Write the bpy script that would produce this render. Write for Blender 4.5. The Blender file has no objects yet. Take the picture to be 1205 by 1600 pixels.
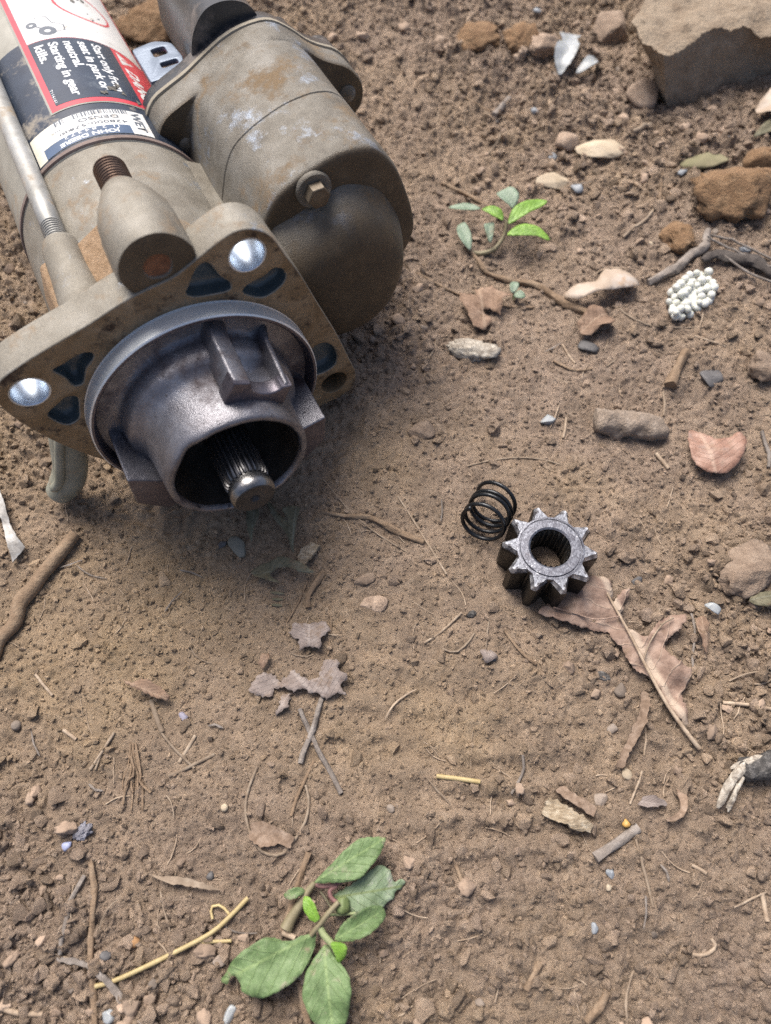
import bpy, bmesh, math, random
import numpy as np
from mathutils import Vector, Matrix
from mathutils.geometry import delaunay_2d_cdt

# ------------------------------------------------------------------ camera, light, exposure
SC = bpy.context.scene
COL = SC.collection
MM = 0.001
DEP = math.radians(64.5)
HC = 295.5
FPX = 1150.0

cd = bpy.data.cameras.new('camera')
cam = bpy.data.objects.new('camera', cd)
COL.objects.link(cam)
cam.location = (0, 0, HC * MM)
cam.rotation_euler = (math.pi / 2 - DEP, 0, 0)
cd.sensor_fit = 'VERTICAL'
cd.sensor_height = 9.6
cd.sensor_width = 7.23
cd.lens = FPX / 1600 * 9.6
cd.clip_start = 0.01
cd.clip_end = 100
cd.dof.use_dof = True
cd.dof.focus_distance = 0.300
cd.dof.aperture_fstop = 1.9
SC.camera = cam

SUN_AZ = math.radians(-28)     # measured from +Y towards +X
SUN_EL = math.radians(58)
world = bpy.data.worlds.new('World')
SC.world = world
world.use_nodes = True
wn = world.node_tree.nodes
sky = wn.new('ShaderNodeTexSky')
sky.sky_type = 'NISHITA'
sky.sun_disc = False
sky.sun_elevation = SUN_EL
sky.sun_rotation = SUN_AZ
sky.air_density = 0.75
sky.dust_density = 5.0
sky.ozone_density = 0.6
wn['Background'].inputs['Strength'].default_value = 0.065
world.node_tree.links.new(sky.outputs['Color'], wn['Background'].inputs['Color'])

sl = bpy.data.lights.new('sun', 'SUN')
sun = bpy.data.objects.new('sun', sl)
COL.objects.link(sun)
sl.energy = 1.7
sl.angle = math.radians(34)
sl.color = (1.0, 0.95, 0.88)
sd = Vector((math.sin(SUN_AZ) * math.cos(SUN_EL), math.cos(SUN_AZ) * math.cos(SUN_EL), math.sin(SUN_EL)))
sun.rotation_euler = sd.to_track_quat('Z', 'Y').to_euler()

SC.cycles.use_denoising = False
SC.view_settings.view_transform = 'Standard'
SC.view_settings.look = 'None'
SC.view_settings.gamma = 1
SC.view_settings.use_curve_mapping = False
SC.view_settings.exposure = 1.45

rng = np.random.default_rng(7)
random.seed(7)

# ------------------------------------------------------------------ noise
def _h(ix, iy, iz, s):
    n = (ix.astype(np.int64) * 374761393 + iy.astype(np.int64) * 668265263 + iz.astype(np.int64) * 2147483647 + s * 974711) & 0xffffffff
    n = ((n ^ (n >> 13)) * 1274126177) & 0xffffffff
    n = ((n ^ (n >> 16)) * 2246822519) & 0xffffffff
    return ((n ^ (n >> 15)) & 0xffff) / 65535.0

def noise3(x, y, z, s=0):
    x, y, z = np.broadcast_arrays(np.asarray(x, float), np.asarray(y, float), np.asarray(z, float))
    ix, iy, iz = np.floor(x), np.floor(y), np.floor(z)
    fx, fy, fz = x - ix, y - iy, z - iz
    u, v, w = [t * t * (3 - 2 * t) for t in (fx, fy, fz)]
    r = 0
    for a in (0, 1):
        for b in (0, 1):
            for c in (0, 1):
                r = r + _h(ix + a, iy + b, iz + c, s) * (u if a else 1 - u) * (v if b else 1 - v) * (w if c else 1 - w)
    return r * 2 - 1

def noise2(x, y, s=0):
    x, y = np.asarray(x, float), np.asarray(y, float)
    ix, iy = np.floor(x), np.floor(y)
    z0 = np.zeros_like(ix)
    fx, fy = x - ix, y - iy
    u, v = fx * fx * (3 - 2 * fx), fy * fy * (3 - 2 * fy)
    return ((_h(ix, iy, z0, s) * (1 - u) + _h(ix + 1, iy, z0, s) * u) * (1 - v) + (_h(ix, iy + 1, z0, s) * (1 - u) + _h(ix + 1, iy + 1, z0, s) * u) * v) * 2 - 1

def fbm2(x, y, s=0, o=4, g=.5):
    r, a = 0, 1.0
    for i in range(o):
        r = r + a * noise2(x * 2 ** i, y * 2 ** i, s + i * 17)
        a *= g
    return r

def fbm3(P, sc, s=0, o=3):
    r, a = 0, 1.0
    for i in range(o):
        k = sc * 2 ** i
        r = r + a * noise3(P[:, 0] * k, P[:, 1] * k, P[:, 2] * k, s + 31 * i)
        a *= .5
    return r

def lumps(x, y, cell, s, keep=1.0, rmin=.35, rmax=.62):
    """rounded crumbs packed on a jittered lattice, heights in 0..1"""
    gx, gy = x / cell, y / cell
    ix, iy = np.floor(gx), np.floor(gy)
    out = np.zeros_like(gx)
    z0 = np.zeros_like(ix)
    for a in (-1, 0, 1):
        for b in (-1, 0, 1):
            cx, cy = ix + a, iy + b
            jx = cx + .15 + .7 * _h(cx, cy, z0, s)
            jy = cy + .15 + .7 * _h(cx, cy, z0 + 1, s)
            r = rmin + (rmax - rmin) * _h(cx, cy, z0 + 2, s)
            e = .65 + .7 * _h(cx, cy, z0 + 3, s)
            hh = _h(cx, cy, z0 + 4, s)
            ang = _h(cx, cy, z0 + 6, s) * 6.28
            on = _h(cx, cy, z0 + 5, s) < keep
            dx, dy = gx - jx, gy - jy
            d = np.hypot(dx * e, dy / e)
            ph = np.arctan2(dy, dx)
            d = d / (r * (1 + .16 * np.sin(2 * ph + ang) + .14 * np.sin(3 * ph + 2.3 * ang) + .08 * np.sin(5 * ph + 3.7 * ang)))
            tilt = 1 + .45 * (dx * np.cos(ang * 1.7) + dy * np.sin(ang * 1.7)) / r
            hgt = np.where(on, (.35 + .65 * hh) * r / rmax * np.clip(1.9 * (1 - d), 0, 1) ** .75 * tilt, 0)
            out = np.maximum(out, hgt)
    return out

# ------------------------------------------------------------------ terrain height (mm)
def sstep(a, b, t):
    t = np.clip((t - a) / float(b - a), 0, 1)
    return t * t * (3 - 2 * t)

def gauss(x, y, cx, cy, sx, sy):
    return np.exp(-((x - cx) / sx) ** 2 - ((y - cy) / sy) ** 2)

def base(x, y):
    x, y = np.asarray(x, float), np.asarray(y, float)
    z = -4.5 + 4.5 * gauss(x, y, -110, 230, 130, 140) + 7 * gauss(x, y, -15, 205, 22, 22)
    z = z + 9 * sstep(330, 560, y) + 6 * gauss(x, y, 200, 330, 90, 80) - 3 * gauss(x, y, -50, 120, 60, 35)
    z = z + 3 * fbm2(x / 130., y / 130., 3, 2) + 1.4 * noise2(x / 45., y / 45., 9)
    k = gauss(x, y, 68, 117, 40, 40)
    return z * (1 - k) + k * (-5.3)

def looseness(x, y):
    l = .62 + .5 * fbm2(x / 90., y / 90., 21, 3)
    l = l - .75 * gauss(x, y, -95, 90, 75, 60) - .55 * gauss(x, y, 15, 45, 50, 30) - .3 * gauss(x, y, 20, 150, 40, 45)
    l = l + .35 * gauss(x, y, 130, 60, 70, 90) + .3 * gauss(x, y, -60, -30, 150, 30) + .4 * sstep(240, 420, y)
    return np.clip(l, .05, 1.15)

def height(x, y):
    x, y = np.asarray(x, float), np.asarray(y, float)
    L = looseness(x, y)
    wx = x + 2.2 * noise2(x / 8., y / 8., 71) + .8 * noise2(x / 2.6, y / 2.6, 73)
    wy = y + 2.2 * noise2(x / 8., y / 8., 72) + .8 * noise2(x / 2.6, y / 2.6, 74)
    z = base(x, y) + 1.1 * fbm2(x / 24., y / 24., 33, 4, .55)
    z = z + L * (4.8 * lumps(wx, wy, 17., 5, .32) + 4.0 * lumps(wx, wy, 8.5, 6, .6) + .3)
    z = z + (.30 + .70 * L) * (2.6 * lumps(wx, wy, 4.6, 7, .7) + 1.35 * lumps(x + .6 * noise2(x / 1.9, y / 1.9, 75), y + .6 * noise2(x / 1.9, y / 1.9, 76), 2.5, 8, .6))
    z = z + .34 * noise2(x / 1.7, y / 1.7, 41) + .35 * noise2(x / 3.3, y / 3.3, 42)
    rip = gauss(x, y, 35, 25, 75, 60)
    z = z + 1.1 * rip * np.sin(y / 13. * 6.28 + 2.5 * noise2(x / 40., y / 40., 51))
    k = np.clip(gauss(x, y, 68, 117, 17, 17) * 1.3, 0, 1)
    z = z * (1 - k) + k * (-5.4)
    q = sstep(9.2, 7.4, np.hypot(x - 68, y - 117))
    return z + q * (4.5 + 1.8 * lumps(wx, wy, 4.2, 91, .8) + .8 * noise2(x / 2., y / 2., 92))

CU = np.array([0, math.sin(DEP), math.cos(DEP)])
CF = np.array([0, math.cos(DEP), -math.sin(DEP)])
def at(px, py, dz=0.0):
    """ground point (mm) seen at a photograph pixel, dz above the terrain"""
    r = np.array([1, 0, 0.]) * (px - 602.5) / FPX - CU * (py - 800) / FPX + CF
    z = 0.0
    for _ in range(6):
        t = (z + dz - HC) / r[2]
        p = r * t
        z = float(base(p[0], p[1])) + 2
    return np.array([p[0], p[1]])

def crop(s, ox, oy, pts):
    return [(ox + a / s, oy + b / s) for a, b in pts]

# ------------------------------------------------------------------ materials
def L3(c): return (c[0], c[1], c[2], 1)
class NT:
    def __init__(s, name):
        s.m = bpy.data.materials.new(name)
        s.m.use_nodes = True
        s.t = s.m.node_tree
        s.b = s.t.nodes['Principled BSDF']
    def n(s, typ, **k):
        x = s.t.nodes.new(typ)
        for a, v in k.items(): setattr(x, a, v)
        return x
    def l(s, a, b): s.t.links.new(a, b)
    def noise(s, vec, scale, detail=4, rough=.55, dist=0):
        x = s.n('ShaderNodeTexNoise')
        x.inputs['Scale'].default_value = scale
        x.inputs['Detail'].default_value = detail
        x.inputs['Roughness'].default_value = rough
        x.inputs['Distortion'].default_value = dist
        s.l(vec, x.inputs['Vector'])
        return x.outputs['Fac']
    def ramp(s, fac, stops):
        x = s.n('ShaderNodeValToRGB')
        e = x.color_ramp.elements
        while len(e) < len(stops): e.new(.5)
        for i, (p, c) in enumerate(stops):
            e[i].position = p
            e[i].color = L3(c) if not isinstance(c, float) else (c, c, c, 1)
        s.l(fac, x.inputs['Fac'])
        return x.outputs['Color']
    def mix(s, f, a, b, mode='MIX'):
        x = s.n('ShaderNodeMix', data_type='RGBA', blend_type=mode)
        for v, i in ((f, 0), (a, 6), (b, 7)):
            if hasattr(v, 'links'): s.l(v, x.inputs[i])
            elif i == 0: x.inputs[0].default_value = v
            else: x.inputs[i].default_value = L3(v) if len(v) == 3 else v
        return x.outputs[2]
    def mixf(s, f, a, b):
        x = s.n('ShaderNodeMix', data_type='FLOAT')
        for v, i in ((f, 0), (a, 2), (b, 3)):
            if hasattr(v, 'links'): s.l(v, x.inputs[i])
            else: x.inputs[i].default_value = v
        return x.outputs[0]
    def bump(s, hs, strength, dist):
        x = s.n('ShaderNodeBump')
        x.inputs['Strength'].default_value = strength
        x.inputs['Distance'].default_value = dist
        s.l(hs, x.inputs['Height'])
        return x

def mat(name, stops, scale=60, rough=.8, metal=0.0, spots=(), bump=(900, .3, .0004), spec=.5, stretch=None, dist=0, random_tint=0.0, trans=0):
    """noise-coloured material; spots = (colour, scale, low, high, rough, metal) layered on top"""
    t = NT(name)
    tc = t.n('ShaderNodeTexCoord').outputs['Object']
    if stretch:
        mp = t.n('ShaderNodeMapping')
        mp.inputs['Scale'].default_value = stretch
        t.l(tc, mp.inputs['Vector'])
        tv = mp.outputs['Vector']
    else: tv = tc
    if random_tint:
        oi = t.n('ShaderNodeObjectInfo')
        ad = t.n('ShaderNodeVectorMath', operation='ADD')
        cmb = t.n('ShaderNodeVectorMath', operation='SCALE')
        cmb.inputs[0].default_value = (3.1, 1.7, 2.3)
        t.l(oi.outputs['Random'], cmb.inputs['Scale'])
        t.l(tv, ad.inputs[0]); t.l(cmb.outputs[0], ad.inputs[1])
        tv = ad.outputs[0]
    col = t.ramp(t.noise(tv, scale, 12, .7, dist), stops)
    r, m = rough, metal
    for sp in spots:
        c, sc, lo, hi = sp[:4]
        f = t.ramp(t.noise(tv, sc, 12, .74), [(lo, 0.0), (hi, 1.0)])
        col = t.mix(f, col, c)
        if len(sp) > 4: r = t.mixf(f, r, sp[4])
        if len(sp) > 5: m = t.mixf(f, m, sp[5])
    if random_tint:
        hv = t.n('ShaderNodeHueSaturation')
        t.l(col, hv.inputs['Color'])
        mr = t.n('ShaderNodeMapRange')
        mr.inputs['To Min'].default_value = 1 - random_tint
        mr.inputs['To Max'].default_value = 1 + random_tint
        t.l(oi.outputs['Random'], mr.inputs['Value'])
        t.l(mr.outputs[0], hv.inputs['Value'])
        col = hv.outputs[0]
    t.l(col, t.b.inputs['Base Color'])
    for v, k in ((r, 'Roughness'), (m, 'Metallic')):
        if hasattr(v, 'links'): t.l(v, t.b.inputs[k])
        else: t.b.inputs[k].default_value = v
    t.b.inputs['Specular IOR Level'].default_value = spec
    if trans:
        t.b.inputs['Subsurface Weight'].default_value = trans
        t.b.inputs['Subsurface Radius'].default_value = (.002, .002, .001)
    if bump:
        bs = t.bump(t.noise(tv, bump[0], 5, .6), bump[1], bump[2])
        t.l(bs.outputs[0], t.b.inputs['Normal'])
    return t.m

def soil_material(name):
    t = NT(name)
    tc = t.n('ShaderNodeTexCoord').outputs['Object']
    at_ = t.n('ShaderNodeAttribute', attribute_name='tone')
    sep = t.n('ShaderNodeSeparateColor')
    t.l(at_.outputs['Color'], sep.inputs['Color'])
    brown = t.ramp(t.noise(tc, 330, 10, .8), [(.28, (.195, .143, .110)), (.5, (.36, .270, .200)), (.72, (.52, .415, .322))])
    tan = t.ramp(t.noise(tc, 390, 10, .8), [(.28, (.26, .182, .108)), (.5, (.415, .303, .188)), (.72, (.57, .445, .305))])
    c = t.mix(sep.outputs[0], brown, tan)
    # single grains: pale and dark flecks
    g1 = t.ramp(t.noise(tc, 1500, 3, .7), [(.60, 0.0), (.70, .8)])
    c = t.mix(g1, c, (.44, .36, .28))
    g2 = t.ramp(t.noise(tc, 1100, 3, .7), [(.28, 1.0), (.38, 0.0)])
    c = t.mix(g2, c, (.115, .078, .058))
    p1 = t.ramp(t.noise(tc, 34, 5, .6), [(.35, 0.0), (.7, 1.0)])
    c = t.mix(t.mixf(p1, 0.0, .35), c, (.28, .215, .182))
    hv = t.n('ShaderNodeHueSaturation')
    mr = t.n('ShaderNodeMapRange')
    mr.inputs['To Min'].default_value = .62
    mr.inputs['To Max'].default_value = 1.38
    t.l(sep.outputs[1], mr.inputs['Value'])
    t.l(mr.outputs[0], hv.inputs['Value'])
    t.l(c, hv.inputs['Color'])
    t.l(hv.outputs[0], t.b.inputs['Base Color'])
    t.b.inputs['Roughness'].default_value = .93
    t.b.inputs['Specular IOR Level'].default_value = .25
    b0 = t.bump(t.noise(tc, 420, 8, .8), .65, .0018)
    b1 = t.bump(t.noise(tc, 1700, 6, .8), 1.0, .0013)
    t.l(b0.outputs[0], b1.inputs['Normal'])
    t.l(b1.outputs[0], t.b.inputs['Normal'])
    return t.m

def leaf_material(name, lo, mid, hi, vein, blot, rough=.55, vein_f=.6, side=9.0, sub=.0):
    """leaf lit through its UV: u runs from base to tip, v across (0.5 is the midrib)"""
    t = NT(name)
    uv = t.n('ShaderNodeUVMap').outputs['UV']
    tc = t.n('ShaderNodeTexCoord').outputs['Object']
    sp = t.n('ShaderNodeSeparateXYZ')
    t.l(uv, sp.inputs[0])
    col = t.ramp(t.noise(tc, 170, 6, .65), [(.3, lo), (.5, mid), (.7, hi)])
    bl = t.ramp(t.noise(tc, 120, 6, .7), [(.56, 0.0), (.66, .9)])
    col = t.mix(bl, col, blot)
    fine = t.ramp(t.noise(tc, 900, 6, .75), [(.58, 0.0), (.70, .55)])
    col = t.mix(fine, col, blot)
    dry = t.ramp(t.noise(tc, 95, 8, .7), [(.60, 0.0), (.68, .85)])
    col = t.mix(dry, col, tuple(.55 * a + .45 * b for a, b in zip(blot, (.22, .15, .08))))
    av = t.n('ShaderNodeMath', operation='SUBTRACT'); av.inputs[1].default_value = .5
    t.l(sp.outputs['Y'], av.inputs[0])
    ab = t.n('ShaderNodeMath', operation='ABSOLUTE'); t.l(av.outputs[0], ab.inputs[0])
    mid_f = t.ramp(ab.outputs[0], [(.012, 1.0), (.034, 0.0)])
    k = t.n('ShaderNodeMath', operation='MULTIPLY_ADD'); k.inputs[1].default_value = -.75
    t.l(ab.outputs[0], k.inputs[0]); t.l(sp.outputs['X'], k.inputs[2])
    kw = t.n('ShaderNodeMath', operation='MULTIPLY_ADD'); kw.inputs[1].default_value = .16
    t.l(t.noise(tc, 60, 3, .5), kw.inputs[0]); t.l(k.outputs[0], kw.inputs[2])
    k2 = t.n('ShaderNodeMath', operation='MULTIPLY'); k2.inputs[1].default_value = side
    t.l(kw.outputs[0], k2.inputs[0])
    fr = t.n('ShaderNodeMath', operation='PINGPONG'); fr.inputs[1].default_value = .5
    t.l(k2.outputs[0], fr.inputs[0])
    side_f = t.ramp(fr.outputs[0], [(.02, .8), (.07, 0.0)])
    col = t.mix(t.mixf(side_f, 0.0, vein_f * .42), col, vein)
    col = t.mix(t.mixf(mid_f, 0.0, vein_f), col, vein)
    t.l(col, t.b.inputs['Base Color'])
    t.b.inputs['Roughness'].default_value = rough
    t.b.inputs['Specular IOR Level'].default_value = .35
    ad = t.n('ShaderNodeMath', operation='ADD')
    t.l(side_f, ad.inputs[0]); t.l(t.noise(tc, 700, 4, .6), ad.inputs[1])
    b = t.bump(ad.outputs[0], .6, .0006)
    t.l(b.outputs[0], t.b.inputs['Normal'])
    if sub:
        t.b.inputs['Subsurface Weight'].default_value = sub
        t.b.inputs['Subsurface Radius'].default_value = (.001, .0015, .0006)
    return t.m

# ------------------------------------------------------------------ mesh helpers
def mk(name, V, F, m=None, parent=None, smooth=True, loc=None, idx=None, auto=None):
    me = bpy.data.meshes.new(name)
    me.from_pydata((np.asarray(V, float) * MM).tolist(), [], [tuple(f) for f in F])
    if m is not None:
        for q in (m if isinstance(m, (list, tuple)) else [m]): me.materials.append(q)
    if idx is not None: me.polygons.foreach_set('material_index', idx)
    me.polygons.foreach_set('use_smooth', [smooth] * len(me.polygons))
    me.update()
    if auto: me.set_sharp_from_angle(angle=math.radians(auto))
    o = bpy.data.objects.new(name, me)
    COL.objects.link(o)
    if parent is not None: o.parent = parent
    if loc is not None: o.location = [c * MM for c in loc]
    return o

def tag(o, label=None, cat=None, group=None, kind=None):
    if label: o['label'] = label
    if cat: o['category'] = cat
    if group: o['group'] = group
    if kind: o['kind'] = kind
    return o

def empty(name, loc, label, cat, group=None):
    o = bpy.data.objects.new(name, None)
    o.empty_display_size = .005
    COL.objects.link(o)
    o.location = [c * MM for c in loc]
    return tag(o, label, cat, group)

def join(parts):
    V, F, n = [], [], 0
    for v, f in parts:
        v = np.asarray(v, float).reshape(-1, 3)
        V.append(v)
        F += [tuple(i + n for i in q) for q in f]
        n += len(v)
    return np.concatenate(V), F

def lathe(prof, n=64, cx=0, cy=0, close=False):
    """revolve (r, z) pairs about the local z axis through (cx, cy)"""
    a = np.arange(n) * 2 * np.pi / n
    V, F = [], []
    for r, z in prof:
        V += [(cx + r * math.cos(t), cy + r * math.sin(t), z) for t in a]
    k = len(prof)
    for i in range(k - 1 if not close else k):
        for j in range(n):
            p, q = i * n, ((i + 1) % k) * n
            F.append((p + j, p + (j + 1) % n, q + (j + 1) % n, q + j))
    return V, F

def tube(P, R, n=8, cap=True, flat=1.0, jit=0, seed=0):
    P = np.asarray(P, float)
    R = np.broadcast_to(np.asarray(R, float), (len(P),)).copy()
    if jit: R = R * (1 + jit * np.array([noise3(i * .7, seed * 3.3, .5) for i in range(len(P))]).ravel())
    T = np.gradient(P, axis=0)
    T /= np.linalg.norm(T, axis=1)[:, None] + 1e-9
    up = np.array([0, 0, 1.]) if abs(T[0, 2]) < .8 else np.array([1., 0, 0])
    V, F = [], []
    for i in range(len(P)):
        s = np.cross(T[i], up); s /= np.linalg.norm(s) + 1e-9
        u = np.cross(s, T[i])
        if abs(T[i, 2]) < .8 or i == 0: pass
        for j in range(n):
            a = 2 * np.pi * j / n
            k = 1 + (jit * .6 * math.sin(a * 3 + i * 1.3 + seed) if jit else 0)
            V.append(P[i] + R[i] * k * (math.cos(a) * s + math.sin(a) * u * flat))
    m = len(P)
    for i in range(m - 1):
        for j in range(n):
            F.append((i * n + j, i * n + (j + 1) % n, (i + 1) * n + (j + 1) % n, (i + 1) * n + j))
    if cap:
        F.append(tuple(range(n))[::-1])
        F.append(tuple((m - 1) * n + j for j in range(n)))
    return V, F

def ftube(P, R, n=10, cap=True):
    """tube with parallel-transported frames (for curves that turn through the vertical)"""
    P = np.asarray(P, float)
    R = np.broadcast_to(np.asarray(R, float), (len(P),))
    T = np.gradient(P, axis=0)
    T /= np.linalg.norm(T, axis=1)[:, None] + 1e-9
    s = np.cross(T[0], [0.3, .2, .93]); s /= np.linalg.norm(s)
    V, F = [], []
    for i in range(len(P)):
        s = s - T[i] * (s @ T[i]); s /= np.linalg.norm(s)
        u = np.cross(T[i], s)
        for j in range(n):
            a = 2 * np.pi * j / n
            V.append(P[i] + R[i] * (math.cos(a) * s + math.sin(a) * u))
    m = len(P)
    for i in range(m - 1):
        for j in range(n):
            F.append((i * n + j, i * n + (j + 1) % n, (i + 1) * n + (j + 1) % n, (i + 1) * n + j))
    if cap:
        F.append(tuple(range(n))[::-1])
        F.append(tuple((m - 1) * n + j for j in range(n)))
    return V, F

def spline(P, n):
    """Catmull-Rom through points"""
    P = np.asarray(P, float)
    Q = np.vstack([2 * P[0] - P[1], P, 2 * P[-1] - P[-2]])
    out = []
    m = len(P) - 1
    for t in np.linspace(0, m, n):
        i = min(int(t), m - 1)
        u = t - i
        a, b, c, d = Q[i:i + 4]
        out.append(.5 * (2 * b + (c - a) * u + (2 * a - 5 * b + 4 * c - d) * u * u + (3 * b - a - 3 * c + d) * u ** 3))
    return np.array(out)

def smooth_closed(P, per=5):
    P = np.asarray(P, float)
    n = len(P)
    out = []
    for i in range(n):
        a, b, c, d = P[i - 1], P[i], P[(i + 1) % n], P[(i + 2) % n]
        for k in range(per):
            u = k / per
            out.append(.5 * (2 * b + (c - a) * u + (2 * a - 5 * b + 4 * c - d) * u * u + (3 * b - a - 3 * c + d) * u ** 3))
    return np.array(out)

def round_poly(P, r, seg=5):
    """round the corners of a closed polygon with arcs of radius r (number or list)"""
    P = [np.asarray(p, float) for p in P]
    n = len(P)
    out = []
    for i in range(n):
        a, b, c = P[i - 1], P[i], P[(i + 1) % n]
        rr = r[i] if isinstance(r, (list, tuple)) else r
        u, v = a - b, c - b
        lu, lv = np.linalg.norm(u), np.linalg.norm(v)
        u, v = u / lu, v / lv
        ang = math.acos(max(-1, min(1, float(u @ v))))
        if rr <= 0 or ang > 3.05:
            out.append(b); continue
        d = min(rr / math.tan(ang / 2), .48 * lu, .48 * lv)
        p, q = b + u * d, b + v * d
        for k in range(seg + 1):
            t = k / seg
            out.append((1 - t) ** 2 * p + 2 * t * (1 - t) * b + t * t * q)
    return np.array(out)

def prism(loops, z0, z1, name, m, parent, bevel=.6, smooth=True):
    """flat shape with holes, extruded between z0 and z1, edges bevelled"""
    cu = bpy.data.curves.new('outline', 'CURVE')
    cu.dimensions = '2D'
    cu.fill_mode = 'BOTH'
    for lp in loops:
        s = cu.splines.new('POLY')
        s.points.add(len(lp) - 1)
        for i, p in enumerate(lp): s.points[i].co = (p[0] * MM, p[1] * MM, 0, 1)
        s.use_cyclic_u = True
    cu.extrude = ((z1 - z0) / 2 - bevel) * MM
    cu.bevel_depth = bevel * MM
    cu.bevel_resolution = 2
    cu.offset = -bevel * MM
    tmp = bpy.data.objects.new('outline', cu)
    COL.objects.link(tmp)
    dg = bpy.context.evaluated_depsgraph_get()
    me = bpy.data.meshes.new_from_object(tmp.evaluated_get(dg))
    bpy.data.objects.remove(tmp)
    bpy.data.curves.remove(cu)
    bm = bmesh.new(); bm.from_mesh(me)
    bmesh.ops.remove_doubles(bm, verts=bm.verts, dist=2e-6)
    bmesh.ops.recalc_face_normals(bm, faces=bm.faces)
    for v in bm.verts: v.co.z += (z0 + z1) / 2 * MM
    bm.to_mesh(me); bm.free()
    me.name = name
    me.materials.clear()
    for q in (m if isinstance(m, (list, tuple)) else [m]): me.materials.append(q)
    for p in me.polygons:
        p.use_smooth = smooth
        p.material_index = 0
        if isinstance(m, (list, tuple)) and p.normal.z > .9: p.material_index = 1
    if smooth: me.set_sharp_from_angle(angle=math.radians(35))
    o = bpy.data.objects.new(name, me)
    COL.objects.link(o)
    o.parent = parent
    return o

def polar(P, c, n=96):
    """resample a star-shaped closed outline at n even angles round c"""
    D = smooth_closed(P, 6) - np.asarray(c, float)
    a = np.arctan2(D[:, 1], D[:, 0]); r = np.hypot(D[:, 0], D[:, 1])
    o = np.argsort(a); a, r = a[o], r[o]
    A = np.linspace(-np.pi, np.pi, n, endpoint=False)
    return np.interp(A, np.r_[a - 2 * np.pi, a, a + 2 * np.pi], np.r_[r, r, r])

def loft(sections, n=96, cap0=True, cap1=True):
    """sections: (z, centre, radii, scale)"""
    A = np.linspace(-np.pi, np.pi, n, endpoint=False)
    V, F = [], []
    for z, c, R, s in sections:
        V += [(c[0] + s * R[j] * math.cos(A[j]), c[1] + s * R[j] * math.sin(A[j]), z) for j in range(n)]
    for i in range(len(sections) - 1):
        for j in range(n):
            F.append((i * n + j, i * n + (j + 1) % n, (i + 1) * n + (j + 1) % n, (i + 1) * n + j))
    if cap0: F.append(tuple(range(n))[::-1])
    if cap1: F.append(tuple((len(sections) - 1) * n + j for j in range(n)))
    return V, F

def fix_normals(o):
    bm = bmesh.new(); bm.from_mesh(o.data)
    bmesh.ops.recalc_face_normals(bm, faces=bm.faces)
    bm.to_mesh(o.data); bm.free()
    return o

_ico = {}
def ico(sub):
    if sub == 0 and 0 not in _ico:
        _ico[0] = (np.array([(1, 0, 0), (-1, 0, 0), (0, 1, 0), (0, -1, 0), (0, 0, 1), (0, 0, -1.)]), [(0, 2, 4), (2, 1, 4), (1, 3, 4), (3, 0, 4), (2, 0, 5), (1, 2, 5), (3, 1, 5), (0, 3, 5)])
    if sub not in _ico:
        bm = bmesh.new()
        bmesh.ops.create_icosphere(bm, subdivisions=sub, radius=1)
        V = np.array([v.co[:] for v in bm.verts])
        F = [tuple(v.index for v in f.verts) for f in bm.faces]
        bm.free()
        _ico[sub] = (V, F)
    return _ico[sub]

def rock_shape(sub, seed, rough=.25, cuts=5, freq=1.3, cut=.72, small=0):
    V, F = ico(sub)
    V = V.copy()
    V = V * (1 + rough * fbm3(V, freq, seed, 3))[:, None]
    r = np.random.default_rng(seed)
    for _ in range(cuts):
        d = r.normal(size=3); d /= np.linalg.norm(d)
        k = cut * r.uniform(.8, 1.15)
        e = V @ d
        V = V - np.where(e > k, (e - k) * .92, 0)[:, None] * d
    if small: V = V * (1 + small * fbm3(V, freq * 5, seed + 5, 2))[:, None]
    return V, F

def sheet(poly, res, inner=True):
    """triangulate a closed 2-D outline with points spread inside"""
    poly = np.asarray(poly, float)
    n = len(poly)
    pts = [Vector(p) for p in poly]
    lo, hi = poly.min(0), poly.max(0)
    gx, gy = np.arange(lo[0] + res / 2, hi[0], res), np.arange(lo[1] + res / 2, hi[1], res)
    if inner:
        for i, x in enumerate(gx):
            for y in gy:
                q = np.array([x, y + (.5 * res if i % 2 else 0)])
                c = False
                dmin = 1e9
                for k in range(n):
                    a, b = poly[k], poly[(k + 1) % n]
                    if (a[1] > q[1]) != (b[1] > q[1]) and q[0] < (b[0] - a[0]) * (q[1] - a[1]) / (b[1] - a[1]) + a[0]: c = not c
                    ab = b - a
                    tt = max(0, min(1, float((q - a) @ ab) / (float(ab @ ab) + 1e-9)))
                    dmin = min(dmin, np.linalg.norm(q - a - ab * tt))
                if c and dmin > .35 * res: pts.append(Vector(q))
    r = delaunay_2d_cdt(pts, [(i, (i + 1) % n) for i in range(n)], [], 1, 1e-4)
    return np.array([v[:] for v in r[0]]), [tuple(f) for f in r[2]]

def thick(V, F, t):
    V = np.asarray(V, float)
    n = len(V)
    cnt = {}
    for f in F:
        for i in range(len(f)):
            e = (f[i], f[(i + 1) % len(f)])
            cnt[e] = cnt.get(e, 0) + 1
    B = V.copy(); B[:, 2] -= t
    F2 = [tuple(f) for f in F] + [tuple(i + n for i in f)[::-1] for f in F]
    for (a, b) in cnt:
        if (b, a) not in cnt: F2.append((a, a + n, b + n, b))
    return np.vstack([V, B]), F2

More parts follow.
